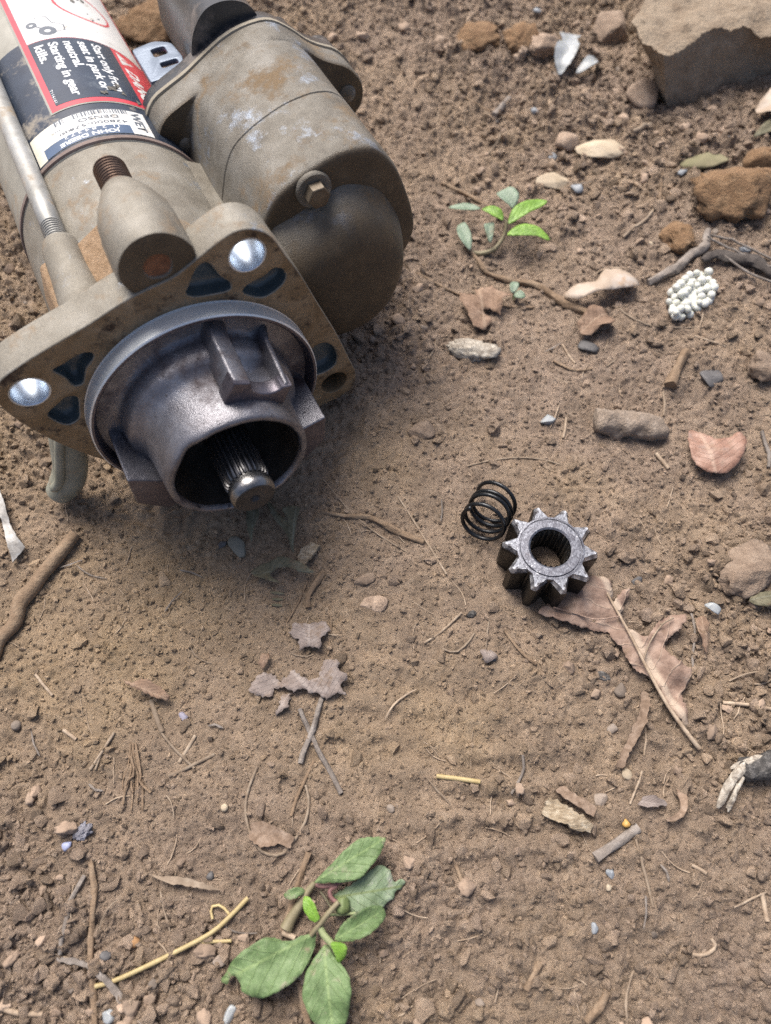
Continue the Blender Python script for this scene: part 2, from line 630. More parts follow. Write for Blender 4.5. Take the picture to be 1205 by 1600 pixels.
def ragged(poly, step, amp, seed):
    """resample an outline and jitter it"""
    poly = np.asarray(poly, float)
    out = []
    n = len(poly)
    k = 0
    for i in range(n):
        a, b = poly[i], poly[(i + 1) % n]
        m = max(1, int(round(np.linalg.norm(b - a) / step)))
        nr = np.array([-(b - a)[1], (b - a)[0]]); nr /= np.linalg.norm(nr) + 1e-9
        for j in range(m):
            out.append(a + (b - a) * j / m + nr * amp * (_h(np.array(k), np.array(i), np.array(j), seed) - .5) * 2 * (0 if amp == 0 else 1))
            k += 1
    return np.array(out)

def set_uv(o, uv):
    l = o.data.uv_layers.new(name='UVMap')
    vi = np.zeros(len(o.data.loops), int)
    o.data.loops.foreach_get('vertex_index', vi)
    l.data.foreach_set('uv', np.asarray(uv)[vi].ravel())

def ground_leaf(name, px, base_px, tip_px, m, lift=1.0, arch=2.0, cup=1.2, wav=1.0, rag=.15, t=.25, res=2.0, seed=1, parent=None, dz=0.0, tip_dz=None, smooth_edge=True):
    """a leaf traced on the ground; u along its midrib, v across"""
    b, e = at(*base_px, dz), at(*tip_px, dz)
    poly = np.array([at(*p, dz) for p in px])
    if smooth_edge: poly = smooth_closed(poly, 3)
    poly = ragged(poly, res * .6, rag, seed)
    ar = .5 * np.sum(poly[:, 0] * np.roll(poly[:, 1], -1) - np.roll(poly[:, 0], -1) * poly[:, 1])
    if ar < 0: poly = poly[::-1]
    V2, F = sheet(poly, res)
    d = e - b; ln = np.linalg.norm(d); d = d / ln
    nn = np.array([-d[1], d[0]])
    rel = V2 - b
    u, v = rel @ d / ln, rel @ nn
    W = np.abs(v).max() + 1e-6
    uc = np.clip(u, 0, 1)
    z = base(V2[:, 0], V2[:, 1]) + 1.6 + lift + arch * 4 * uc * (1 - uc) + cup * (np.abs(v) / W) ** 1.5 + wav * fbm2(V2[:, 0] / 9., V2[:, 1] / 9., seed, 3) + dz
    if tip_dz is not None: z = z + tip_dz * uc ** 1.5
    V = np.c_[V2, z]
    c = np.array([b[0], b[1], float(base(b[0], b[1]))])
    T, F2 = thick(V - (c if parent is None else 0), F, t)
    o = mk(name, T, F2, m, parent=parent, loc=c if parent is None else None)
    if t > .45: o.data.set_sharp_from_angle(angle=math.radians(32))
    uv = np.c_[u, .5 + v / (2 * W)]
    set_uv(o, np.vstack([uv, uv]))
    return o

def hmax(x, y, r):
    a = np.linspace(0, 6.28, 8)
    return float(np.max(height(np.r_[x, x + r * np.cos(a)], np.r_[y, y + r * np.sin(a)])))

def hmean(x, y, r):
    a = np.linspace(0, 6.28, 8)
    return float(np.mean(height(np.r_[x, x + r * np.cos(a)], np.r_[y, y + r * np.sin(a)])))

def ground_stick(name, px, r, m, n=None, lift=0.0, sides=8, jit=.0, seed=1, parent=None, flat=1.0, ends=None, taper=None):
    """a twig, root or straw lying on the dirt along photograph points"""
    P2 = np.array([at(*p) for p in px])
    ln = np.sum(np.linalg.norm(np.diff(P2, axis=0), axis=1))
    n = n or max(6, int(ln / 3.0))
    Q = spline(P2, n)
    z = height(Q[:, 0], Q[:, 1])
    k = np.ones(7) / 7
    zs = np.convolve(np.pad(z, 3, mode='edge'), k, 'valid')
    zs = np.maximum(zs, z - .8 * r) + r * .75 + lift
    if ends: zs = zs + np.interp(np.linspace(0, 1, n), np.linspace(0, 1, len(ends)), ends)
    if jit: Q = Q + .5 * r * np.c_[noise2(np.arange(n) * .35, np.full(n, seed * 1.1), 3), noise2(np.arange(n) * .35, np.full(n, seed * 2.1), 4)]
    R = r * np.ones(n) if taper is None else r * np.interp(np.linspace(0, 1, n), np.linspace(0, 1, len(taper)), taper)
    P = np.c_[Q, zs]
    c = np.array([P[0, 0], P[0, 1], float(z[0])]) if parent is None else np.zeros(3)
    V, F = tube(P - c, R, sides, True, flat, jit, seed)
    return mk(name, V, F, m, parent=parent, loc=c if parent is None else None, auto=50)

# ------------------------------------------------------------------ material library
SOIL = soil_material('soil')
M_CAST = mat('dusty_cast_metal', [(.3, (.145, .128, .102)), (.5, (.220, .202, .168)), (.7, (.300, .282, .245))], 60, .6, .25,
             spots=[((.23, .160, .095), 42, .54, .66, .9, 0.0), ((.30, .33, .37), 70, .60, .68, .4, .6), ((.40, .33, .14), 260, .70, .74, .8, 0.0), ((.06, .05, .038), 520, .63, .72, .8, 0), ((.34, .31, .26), 700, .66, .74, .8, 0)], bump=(1900, .55, .0005), random_tint=.03)
M_CASTING = mat('grey_brown_cast_iron', [(.3, (.095, .084, .068)), (.5, (.160, .147, .124)), (.7, (.230, .218, .195))], 60, .56, .3,
             spots=[((.165, .115, .065), 40, .53, .64, .9, 0.0), ((.27, .31, .37), 48, .57, .68, .42, .6), ((.45, .40, .16), 190, .70, .74, .8, 0.0), ((.035, .03, .022), 520, .61, .70, .8, 0), ((.38, .40, .43), 640, .64, .72, .5, .5)], bump=(1900, .65, .0006))
M_DARK_BROWN = mat('dark_brown_cast', [(.3, (.055, .040, .024)), (.5, (.085, .064, .040)), (.7, (.125, .098, .066))], 60, .6, .15, spots=[((.16, .105, .055), 50, .56, .7, .9, 0.0)], bump=(2000, .5, .0004))  # darker and browner than the casting, for the stud boss front
M_CAST_BROWN_FRONT = M_CASTING.copy()  # casting copy that turns darker brown where normals point along the shaft
def add_front_brown(m):
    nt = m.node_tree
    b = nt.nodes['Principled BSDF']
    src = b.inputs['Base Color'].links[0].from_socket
    at_ = nt.nodes.new('ShaderNodeAttribute'); at_.attribute_name = 'front_brown'
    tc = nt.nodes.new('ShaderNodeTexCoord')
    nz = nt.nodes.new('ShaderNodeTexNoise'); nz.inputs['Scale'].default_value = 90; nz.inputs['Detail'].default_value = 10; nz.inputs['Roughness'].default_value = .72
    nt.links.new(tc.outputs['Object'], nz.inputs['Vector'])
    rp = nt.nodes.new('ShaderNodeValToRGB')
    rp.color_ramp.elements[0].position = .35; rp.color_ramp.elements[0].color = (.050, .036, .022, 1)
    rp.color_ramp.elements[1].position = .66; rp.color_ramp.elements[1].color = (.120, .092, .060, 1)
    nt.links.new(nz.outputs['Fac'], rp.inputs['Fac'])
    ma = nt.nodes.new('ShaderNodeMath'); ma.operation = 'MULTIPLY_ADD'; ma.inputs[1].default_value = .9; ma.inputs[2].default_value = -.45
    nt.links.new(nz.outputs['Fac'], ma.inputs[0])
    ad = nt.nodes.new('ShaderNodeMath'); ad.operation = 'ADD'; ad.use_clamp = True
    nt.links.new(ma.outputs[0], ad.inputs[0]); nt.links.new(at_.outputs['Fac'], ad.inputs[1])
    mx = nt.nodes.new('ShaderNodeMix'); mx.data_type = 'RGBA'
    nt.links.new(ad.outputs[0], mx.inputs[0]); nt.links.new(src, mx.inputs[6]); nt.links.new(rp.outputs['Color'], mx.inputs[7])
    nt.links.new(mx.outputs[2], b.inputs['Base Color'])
add_front_brown(M_CAST_BROWN_FRONT)
def set_front_brown(o, lo, hi):
    """darker brown the more a vertex normal points to the engine side"""
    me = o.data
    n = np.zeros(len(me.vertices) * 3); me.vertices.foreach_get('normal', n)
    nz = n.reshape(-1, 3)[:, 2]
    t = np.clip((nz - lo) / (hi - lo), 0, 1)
    a = me.attributes.new('front_brown', 'FLOAT', 'POINT')
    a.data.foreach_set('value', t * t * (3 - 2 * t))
M_YOKE = mat('greyish_olive_paint', [(.3, (.25, .24, .205)), (.5, (.32, .31, .27)), (.7, (.39, .38, .335))], 50, .5, .1,
             spots=[((.26, .185, .11), 30, .56, .68, .9, 0.0)], bump=(1200, .2, .0003))
M_FACE = mat('stained_machined_face', [(.3, (.13, .085, .042)), (.5, (.21, .155, .095)), (.7, (.29, .235, .165))], 55, .55, .35,
             spots=[((.040, .022, .012), 75, .53, .62, .85, 0.0), ((.33, .30, .25), 30, .60, .66, .45, .5), ((.25, .15, .06), 120, .62, .70, .8, .0)], bump=(500, .35, .0004), stretch=(1, 1, .3), dist=.8)
M_BRIGHT = mat('bright_machined_metal', [(.3, (.58, .62, .64)), (.7, (.74, .78, .82))], 90, .36, .5,
             spots=[((.34, .37, .33), 70, .60, .78, .5, .6)], bump=(900, .08, .0002), stretch=(1, 1, 6))
M_BORE = mat('polished_bore', [(.3, (.48, .55, .64)), (.7, (.64, .72, .82))], 400, .46, .9, bump=(1500, .12, .0002))
M_POCKET = mat('dark_blue_green_paint', [(.3, (.045, .060, .068)), (.7, (.085, .110, .120))], 120, .33, .0,
             spots=[((.11, .085, .05), 150, .62, .74, .8)], bump=(600, .15, .0003))
M_NOSE = mat('dark_grey_cast_nose', [(.3, (.115, .110, .122)), (.5, (.195, .194, .215)), (.7, (.30, .305, .335))], 60, .36, .7,
             spots=[((.062, .045, .047), 40, .50, .66, .55, .3), ((.02, .018, .02), 560, .58, .66, .7, .2), ((.42, .45, .5), 480, .66, .72, .35, .9)], bump=(1700, .45, .0005))
M_NOSE_EDGE = mat('worn_purple_grey_cast', [(.3, (.085, .075, .09)), (.7, (.16, .15, .175))], 90, .38, .7, spots=[((.45, .48, .53), 300, .64, .72, .35, .9)], bump=(1300, .4, .0004))
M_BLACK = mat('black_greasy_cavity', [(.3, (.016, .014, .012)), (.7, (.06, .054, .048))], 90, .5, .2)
M_SHAFT = mat('dark_oiled_steel', [(.3, (.09, .09, .09)), (.7, (.22, .22, .225))], 150, .26, .85, bump=(900, .15, .0002))
M_SHAFT_END = mat('worn_steel_end', [(.3, (.034, .032, .032)), (.7, (.075, .072, .071))], 160, .5, .5, spots=[((.3, .29, .28), 300, .64, .72, .35, .9)])
M_COLLAR = mat('shiny_steel_collar', [(.3, (.12, .12, .12)), (.7, (.30, .30, .305))], 220, .25, .9)
M_STUD = mat('rusty_brown_thread', [(.3, (.075, .045, .032)), (.7, (.17, .115, .085))], 180, .42, .7, spots=[((.5, .36, .08), 160, .68, .73, .6, 0)])
M_RUST = mat('orange_rust', [(.3, (.13, .055, .028)), (.7, (.27, .13, .07))], 260, .85, .1)
M_DUST = mat('packed_tan_dust', [(.3, (.21, .135, .075)), (.5, (.30, .20, .12)), (.7, (.37, .265, .175))], 300, .95, 0, bump=(1600, 1.0, .0009))
M_ROD = mat('dull_zinc_rod', [(.3, (.24, .235, .215)), (.5, (.34, .34, .325)), (.7, (.44, .45, .45))], 120, .5, .4, spots=[((.26, .19, .11), 60, .54, .66, .9, 0)], bump=(900, .2, .0003))
M_PLASTIC = mat('black_weathered_plastic', [(.3, (.024, .025, .028)), (.7, (.055, .057, .062))], 70, .27, 0, spots=[((.17, .14, .12), 55, .52, .70, .9), ((.02, .02, .02), 500, .6, .7, .5)], bump=(1200, .35, .0003))
M_GASKET = mat('dusty_grey_gasket', [(.3, (.22, .19, .145)), (.7, (.33, .30, .24))], 90, .8, 0)
M_ZINC = mat('pale_zinc_plate', [(.3, (.12, .15, .20)), (.7, (.19, .23, .29))], 80, .42, .4)
M_RUBBER = mat('grey_green_rubber', [(.3, (.18, .18, .14)), (.5, (.255, .255, .205)), (.7, (.33, .325, .27))], 90, .55, 0, spots=[((.24, .17, .10), 70, .55, .68, .9)], bump=(900, .25, .0003))
M_BAND = mat('scuffed_blue_black_film', [(.3, (.016, .022, .036)), (.6, (.030, .042, .065)), (.75, (.05, .066, .09))], 70, .33, 0,
             spots=[((.24, .215, .18), 65, .54, .64, .85), ((.20, .21, .22), 420, .64, .70, .7)], bump=(600, .15, .0002))
M_STK_BLACK = mat('sticker_navy_print', [(.3, (.016, .026, .045)), (.7, (.030, .046, .075))], 60, .28, 0, spots=[((.10, .125, .155), 90, .57, .7, .5)], bump=(500, .12, .0002))
M_STK_WHITE = mat('sticker_white', [(.3, (.56, .57, .57)), (.7, (.70, .71, .70))], 60, .35, 0, spots=[((.34, .30, .245), 110, .56, .66, .8), ((.12, .11, .10), 420, .63, .69, .8)], bump=None)
M_STK_RED = mat('sticker_red', [(.3, (.48, .035, .055)), (.7, (.60, .07, .09))], 70, .33, 0, bump=None)
M_STK_EDGE = mat('sticker_clear_edge', [(.3, (.20, .20, .175)), (.7, (.29, .29, .255))], 70, .4, 0, bump=None)
M_LBL_CREAM = mat('dirty_cream_label', [(.3, (.50, .47, .39)), (.7, (.66, .64, .56))], 60, .5, 0, spots=[((.36, .29, .2), 90, .58, .7, .9)], bump=None)
M_PRINT_BLUE = mat('label_blue_print', [(.3, (.040, .075, .14)), (.7, (.07, .11, .19))], 90, .4, 0, bump=None)
M_INK = mat('label_dark_ink', [(.3, (.06, .075, .10)), (.7, (.10, .12, .15))], 90, .5, 0, bump=None)
M_PALE_INK = mat('label_white_ink', [(.3, (.68, .70, .72)), (.7, (.80, .82, .82))], 200, .4, 0, spots=[((.25, .29, .33), 700, .64, .72, .5)], bump=None)
M_TORN = mat('torn_black_sticker', [(.3, (.02, .02, .02)), (.5, (.10, .095, .085)), (.7, (.25, .235, .21))], 420, .8, 0)
M_GEAR_SIDE = mat('black_greased_steel', [(.3, (.010, .009, .008)), (.7, (.030, .027, .024))], 160, .42, .55, spots=[((.16, .10, .06), 130, .64, .74, .9, 0)], bump=(900, .3, .0004))
M_BORE_STEEL = mat('dull_bore_steel', [(.3, (.05, .048, .045)), (.7, (.11, .107, .10))], 160, .4, .6)
M_GEAR_TOP = mat('scraped_steel', [(.3, (.060, .058, .070)), (.5, (.130, .134, .158)), (.72, (.29, .305, .345))], 420, .40, .65, spots=[((.80, .82, .85), 340, .61, .67, .35, .8), ((.12, .085, .085), 150, .60, .72, .7, .3)], bump=(1100, .35, .0003), stretch=(1, 1, 1), dist=1.5)
M_WIRE = mat('black_spring_wire', [(.3, (.012, .013, .015)), (.7, (.035, .038, .042))], 160, .27, .55)
M_ROCK = mat('pale_sandy_rock', [(.3, (.17, .124, .085)), (.5, (.265, .208, .150)), (.7, (.36, .295, .222))], 90, .95, 0, spots=[((.10, .075, .05), 90, .55, .68), ((.34, .30, .25), 160, .62, .72)], bump=(420, .9, .0022))
M_RUSTCLOD = mat('rusty_orange_clay', [(.3, (.15, .085, .045)), (.5, (.23, .14, .075)), (.7, (.31, .205, .12))], 170, .97, 0, bump=(800, 1, .0018))
M_CLOD = mat('brown_clod', [(.3, (.19, .135, .098)), (.5, (.315, .234, .174)), (.7, (.43, .334, .254))], 240, .96, 0, bump=(1100, .9, .0011), random_tint=.3)
M_PEBBLE = mat('grey_pebble', [(.3, (.15, .115, .09)), (.5, (.22, .178, .145)), (.7, (.31, .262, .22))], 200, .85, 0, bump=(900, .5, .0006), random_tint=.35)
M_BLUECHIP = mat('pale_blue_chip', [(.3, (.20, .215, .235)), (.7, (.31, .335, .36))], 180, .5, 0, random_tint=.2)
M_PALESTONE = mat('pale_cream_stone', [(.3, (.33, .265, .185)), (.5, (.42, .345, .25)), (.7, (.50, .43, .33))], 90, .9, 0, spots=[((.17, .12, .08), 150, .66, .74)], bump=(800, .5, .0007), random_tint=.12)
M_SLATE = mat('dark_slate_chip', [(.3, (.05, .048, .05)), (.7, (.12, .115, .115))], 200, .6, 0, bump=(700, .5, .0006), random_tint=.3)
M_GREYSTONE = mat('greenish_grey_stone', [(.3, (.13, .125, .10)), (.7, (.22, .215, .18))], 150, .8, 0, bump=(700, .4, .0006))
M_FOAM = mat('white_foam_beads', [(.3, (.46, .46, .40)), (.7, (.70, .71, .67))], 220, .6, 0, trans=.25, bump=(900, .15, .0003))
M_SHELL = mat('white_shell', [(.3, (.24, .255, .26)), (.7, (.40, .425, .44))], 150, .4, 0, trans=.15)
M_PARCH = mat('pale_translucent_skin', [(.3, (.30, .225, .155)), (.5, (.40, .32, .25)), (.7, (.45, .41, .37))], 70, .5, 0, spots=[((.38, .23, .12), 60, .58, .7)], bump=(500, .2, .0004))
M_STICK = mat('dusty_brown_stick', [(.3, (.14, .092, .055)), (.5, (.215, .15, .098)), (.7, (.30, .225, .155))], 160, .9, 0, bump=(700, .8, .0009), stretch=(1, 1, 1))
M_GREYSTICK = mat('grey_weathered_stick', [(.3, (.12, .10, .085)), (.5, (.20, .172, .15)), (.7, (.30, .27, .245))], 180, .9, 0, bump=(800, .7, .0008), random_tint=.15)
M_BARK = mat('dark_fibrous_bark', [(.3, (.030, .024, .022)), (.7, (.10, .085, .075))], 260, .9, 0, bump=(900, .8, .0008))
M_STRAW = mat('dry_yellow_straw', [(.3, (.36, .27, .12)), (.7, (.52, .42, .22))], 200, .6, 0, bump=(900, .2, .0003), random_tint=.15)
M_PALESTRAW = mat('pale_brown_straw', [(.3, (.19, .135, .09)), (.5, (.28, .215, .155)), (.7, (.40, .325, .245))], 220, .8, 0, bump=(900, .3, .0004), random_tint=.3)
M_WOOD = mat('pale_rotten_wood', [(.3, (.15, .105, .062)), (.5, (.32, .255, .175)), (.7, (.52, .46, .36))], 330, .9, 0, bump=(500, .9, .0012), stretch=(1, 2.2, 1), dist=.5)
M_WHITEWOOD = mat('whitish_split_wood', [(.32, (.14, .11, .085)), (.5, (.36, .32, .265)), (.68, (.60, .56, .49))], 330, .85, 0, bump=(500, .8, .0010), dist=.8)
M_BROWNCHIP = mat('brown_wood_chip', [(.3, (.12, .078, .05)), (.5, (.22, .155, .11)), (.7, (.34, .26, .20))], 320, .9, 0, bump=(600, .7, .0008), dist=.6, random_tint=.15)
M_MUDROLL = mat('grey_brown_mud', [(.3, (.17, .132, .10)), (.5, (.26, .208, .165)), (.7, (.35, .292, .24))], 200, .97, 0, bump=(700, 1, .0014))
M_ASH = mat('blue_grey_fuzz', [(.3, (.14, .13, .14)), (.5, (.25, .25, .29)), (.7, (.40, .42, .52))], 130, .95, 0, bump=(1100, 1, .0012))
M_GLASS = mat('hazy_blue_plastic_shard', [(.3, (.11, .10, .09)), (.55, (.19, .185, .18)), (.7, (.30, .33, .36))], 260, .35, .1, bump=(300, .3, .0006))
M_CHAR = mat('charred_black_wood', [(.32, (.020, .019, .019)), (.5, (.060, .056, .053)), (.68, (.19, .18, .17))], 420, .75, 0, bump=(700, .9, .0010))

M_LEAF = leaf_material('fresh_green_leaf', (.075, .120, .045), (.125, .195, .078), (.195, .275, .130), (.21, .29, .12), (.25, .24, .165), .55, .7, 6, .05)
M_LEAF_PALE = leaf_material('pale_green_leaf', (.11, .160, .085), (.185, .250, .150), (.29, .35, .25), (.15, .19, .07), (.36, .37, .32), .6, .7, 6, .05)
M_LEAF_BRIGHT = leaf_material('bright_young_leaf', (.10, .21, .022), (.165, .315, .040), (.23, .39, .075), (.26, .40, .11), (.15, .26, .05), .42, .6, 7, .1)
M_LEAF_BLUE = leaf_material('grey_green_leaf_underside', (.13, .185, .125), (.20, .265, .19), (.275, .34, .26), (.28, .35, .27), (.17, .22, .16), .45, .5, 7, .1)
M_LEAF_TAN = leaf_material('tan_dead_leaf', (.17, .108, .080), (.265, .182, .140), (.36, .268, .215), (.42, .335, .26), (.19, .125, .095), .7, .9, 8)
M_LEAF_RUST = leaf_material('reddish_brown_leaf', (.21, .110, .075), (.295, .175, .130), (.39, .265, .21), (.42, .30, .23), (.24, .165, .135), .5, .6, 8)
M_LEAF_GREY = leaf_material('lilac_grey_dead_leaf', (.155, .122, .105), (.235, .192, .172), (.32, .275, .25), (.36, .31, .28), (.19, .14, .11), .75, .6, 8)
M_LEAF_BROWN = leaf_material('brown_dead_leaf', (.155, .098, .065), (.23, .152, .106), (.31, .22, .16), (.34, .25, .18), (.14, .085, .055), .75, .6, 8)
M_LEAF_WILT = leaf_material('wilted_grey_green_leaf', (.085, .080, .050), (.140, .128, .082), (.21, .195, .14), (.22, .22, .17), (.15, .11, .07), .75, .5, 8)
M_STEM = mat('green_brown_stem', [(.3, (.16, .13, .075)), (.7, (.26, .23, .14))], 200, .6, 0, bump=(800, .3, .0004))
M_STEM_PURPLE = mat('purple_stem', [(.3, (.15, .07, .065)), (.7, (.24, .125, .115))], 200, .6, 0)
M_STEM_GREEN = mat('pale_green_stem', [(.3, (.20, .24, .11)), (.7, (.30, .34, .17))], 200, .6, 0)
M_BUD = mat('green_bud', [(.3, (.10, .15, .05)), (.7, (.17, .21, .085))], 300, .6, 0)

#@@GROUND
# ------------------------------------------------------------------ ground sheet
def axis_steps(lo, hi, fine, far, grow=1.22):
    a = list(np.arange(lo, hi + fine * .5, fine))
    s, x = fine, hi
    up = []
    while x < far:
        s *= grow; x += s; up.append(x)
    s, x = fine, lo
    dn = []
    while x > -far:
        s *= grow; x -= s; dn.append(x)
    return np.array(dn[::-1] + a + up)

def tone_of(x, y, hz=None):
    t = .16 + .58 * gauss(x, y, -105, 95, 85, 70) + .45 * gauss(x, y, 15, 45, 55, 28) + .35 * gauss(x, y, 75, 160, 28, 16) + .30 * gauss(x, y, -200, 330, 80, 260) + .25 * fbm2(x / 60., y / 60., 61, 3)
    return np.clip(t, 0, 1)

def build_ground():
    xs = axis_steps(-285, 285, .86, 4000)
    ya = np.arange(-75, 190, .80)
    yb = [ya[-1]]
    while yb[-1] < 560: yb.append(yb[-1] + .8 + (yb[-1] - 190) * .0022)
    ya = np.r_[ya, yb[1:]]
    s = 1.6; up = []
    x = ya[-1]
    while x < 4000: s *= 1.25; x += s; up.append(x)
    s = .8; dn = []; x = ya[0]
    while x > -4000: s *= 1.25; x -= s; dn.append(x)
    ys = np.r_[dn[::-1], ya, up]
    X, Y = np.meshgrid(xs, ys)
    Z = height(X.ravel(), Y.ravel()).reshape(X.shape)
    far = np.maximum(sstep(300, 700, np.abs(X)), np.maximum(sstep(600, 900, Y), sstep(90, 400, -Y)))
    Z = Z * (1 - far) + far * base(X, Y)
    nx, ny = len(xs), len(ys)
    V = np.c_[X.ravel(), Y.ravel(), Z.ravel()] * MM
    i = np.arange(nx * ny).reshape(ny, nx)
    Q = np.stack([i[:-1, :-1], i[:-1, 1:], i[1:, 1:], i[1:, :-1]], -1).reshape(-1, 4)
    me = bpy.data.meshes.new('ground')
    me.vertices.add(len(V)); me.vertices.foreach_set('co', V.ravel())
    me.loops.add(Q.size); me.loops.foreach_set('vertex_index', Q.ravel())
    me.polygons.add(len(Q))
    me.polygons.foreach_set('loop_start', np.arange(len(Q)) * 4)
    me.polygons.foreach_set('use_smooth', np.ones(len(Q), bool))
    me.update(calc_edges=True)
    ca = me.color_attributes.new('tone', 'FLOAT_COLOR', 'POINT')
    T = tone_of(X.ravel(), Y.ravel())
    G = np.clip(.5 + .22 * fbm2(X.ravel() / 8., Y.ravel() / 8., 63, 3), 0, 1)
    ca.data.foreach_set('color', np.c_[T, G, np.zeros_like(T), np.ones_like(T)].ravel())
    me.materials.append(SOIL)
    o = bpy.data.objects.new('ground', me)
    COL.objects.link(o)
    tag(o, 'bare brown crumbly dirt covering the whole picture', 'ground', kind='structure')
    return o
build_ground()

# ------------------------------------------------------------------ loose crumbs nobody could count
MOTOR_C = np.array([-72.55, 169.89]); MOTOR_D = np.array([.4512, -.8924])
def under_motor(x, y):
    dx, dy = x - MOTOR_C[0], y - MOTOR_C[1]
    s = dx * MOTOR_D[0] + dy * MOTOR_D[1]
    t = -dx * MOTOR_D[1] + dy * MOTOR_D[0]
    return (s < 30) & (s > -260) & (t > -50) & (t < 60)

def near_gear(x, y, r=24):
    return np.hypot(x - 68, y - 117) < r

def crumbs(name, count, smin, smax, sub, seed, material, power=2.6, sink=.35, floor_=.1, lab=''):
    r = np.random.default_rng(seed)
    x = r.uniform(-270, 270, count * 6); y = -70 + 620 * r.uniform(0, 1, count * 6) ** 1.25
    keep = (np.abs(x) < 145 + .24 * (y + 50)) & (r.uniform(size=x.size) < np.clip(looseness(x, y) - .12, floor_, 1) ** 1.2) & ~under_motor(x, y) & ~near_gear(x, y)
    x, y = x[keep][:count], y[keep][:count]
    n = len(x)
    z = height(x, y)
    s = smin + (smax - smin) * r.uniform(0, 1, n) ** power
    T = [rock_shape(sub, 100 + k, .5, 9, 1.7, .55)[0] for k in range(14)]
    F = np.array(ico(sub)[1])
    nv = len(T[0])
    V = np.array(T)[r.integers(0, 14, n)]
    q = r.normal(size=(n, 4)); q /= np.linalg.norm(q, axis=1)[:, None]
    w, a, b, c = q.T
    Rm = np.stack([np.stack([1 - 2 * (b * b + c * c), 2 * (a * b - c * w), 2 * (a * c + b * w)], -1),
                   np.stack([2 * (a * b + c * w), 1 - 2 * (a * a + c * c), 2 * (b * c - a * w)], -1),
                   np.stack([2 * (a * c - b * w), 2 * (b * c + a * w), 1 - 2 * (a * a + b * b)], -1)], 1)
    V = V * r.uniform(.7, 1.3, (n, 1, 3))
    V = np.einsum('nij,nkj->nki', Rm, V) * s[:, None, None]
    V[:, :, 2] *= .8
    V += np.stack([x, y, z + s * sink], -1)[:, None, :]
    Fs = (F[None] + (np.arange(n) * nv)[:, None, None]).reshape(-1, 3)
    me = bpy.data.meshes.new(name)
    VV = V.reshape(-1, 3)
    me.vertices.add(len(VV)); me.vertices.foreach_set('co', (VV * MM).ravel())
    me.loops.add(Fs.size); me.loops.foreach_set('vertex_index', Fs.ravel())
    me.polygons.add(len(Fs)); me.polygons.foreach_set('loop_start', np.arange(len(Fs)) * 3)
    me.polygons.foreach_set('use_smooth', np.zeros(len(Fs), bool))
    me.update(calc_edges=True)
    ca = me.color_attributes.new('tone', 'FLOAT_COLOR', 'POINT')
    tn = np.clip(tone_of(x, y) + r.normal(0, .12, n), 0, 1)
    g = np.clip(.54 + r.normal(0, .27, n), 0, 1)
    C = np.stack([tn, g, np.zeros(n), np.ones(n)], -1)
    ca.data.foreach_set('color', np.repeat(C, nv, axis=0).ravel())
    me.materials.append(material)
    o = bpy.data.objects.new(name, me)
    COL.objects.link(o)
    tag(o, lab, 'soil crumbs', kind='stuff')
crumbs('soil_crumbs', 8500, 1.3, 4.0, 2, 11, SOIL, 3.2, .1, .1, lab='loose rounded brown soil crumbs strewn over the dirt')
crumbs('small_soil_crumbs', 24000, .7, 1.7, 1, 13, SOIL, 1.8, .15, .42, lab='small angular brown soil crumbs between the larger ones')
crumbs('fine_soil_grains', 60000, .35, .85, 0, 12, SOIL, 1.4, .2, .7, lab='fine brown soil grains sprinkled over the dirt')

def fibres(count, seed):
    r = np.random.default_rng(seed)
    parts = []
    k = 0
    while k < count:
        x, y = r.uniform(-230, 230), -65 + 480 * r.uniform() ** 1.2
        if abs(x) > 145 + .24 * (y + 50) or under_motor(np.array(x), np.array(y)) or near_gear(x, y, 30): continue
        a, ln, b = r.uniform(0, 6.28), r.uniform(4, 14), r.uniform(-.5, .5)
        t = np.linspace(-.5, .5, 5)
        px = x + ln * t * math.cos(a) - b * ln * t * t * math.sin(a)
        py = y + ln * t * math.sin(a) + b * ln * t * t * math.cos(a)
        z = height(px, py)
        z = np.maximum(z, np.mean(z) - .3) + .25
        parts.append(tube(np.c_[px, py, z], r.uniform(.12, .32), 4, False))
        k += 1
    V, F = join(parts)
    tag(mk('root_fibres', V, F, M_PALESTRAW), 'thin pale root fibres scattered through the dirt', 'plant litter', kind='stuff')
fibres(240, 5)
#@@END

#@@MOTOR
# ------------------------------------------------------------------ starter motor
EZ = np.array([.45062, -.89113, .05319]); EZ /= np.linalg.norm(EZ)
EX = np.array([-EZ[1], EZ[0], 0]); EX /= np.linalg.norm(EX)
EY = np.cross(EZ, EX)
motor = empty('starter_motor', (-72.55, 169.89, 50.17), 'dusty starter motor lying on the dirt with warning sticker and splined shaft', 'starter motor')
mw = Matrix.Identity(4)
for i in range(3):
    mw[i][0], mw[i][1], mw[i][2] = EX[i], EY[i], EZ[i]
mw.translation = Vector((-72.55, 169.89, 50.17)) * MM
motor.matrix_world = mw
def circ(x, y, r, n=40): return np.array([(x + r * math.cos(2 * math.pi * i / n), y + r * math.sin(2 * math.pi * i / n)) for i in range(n)])

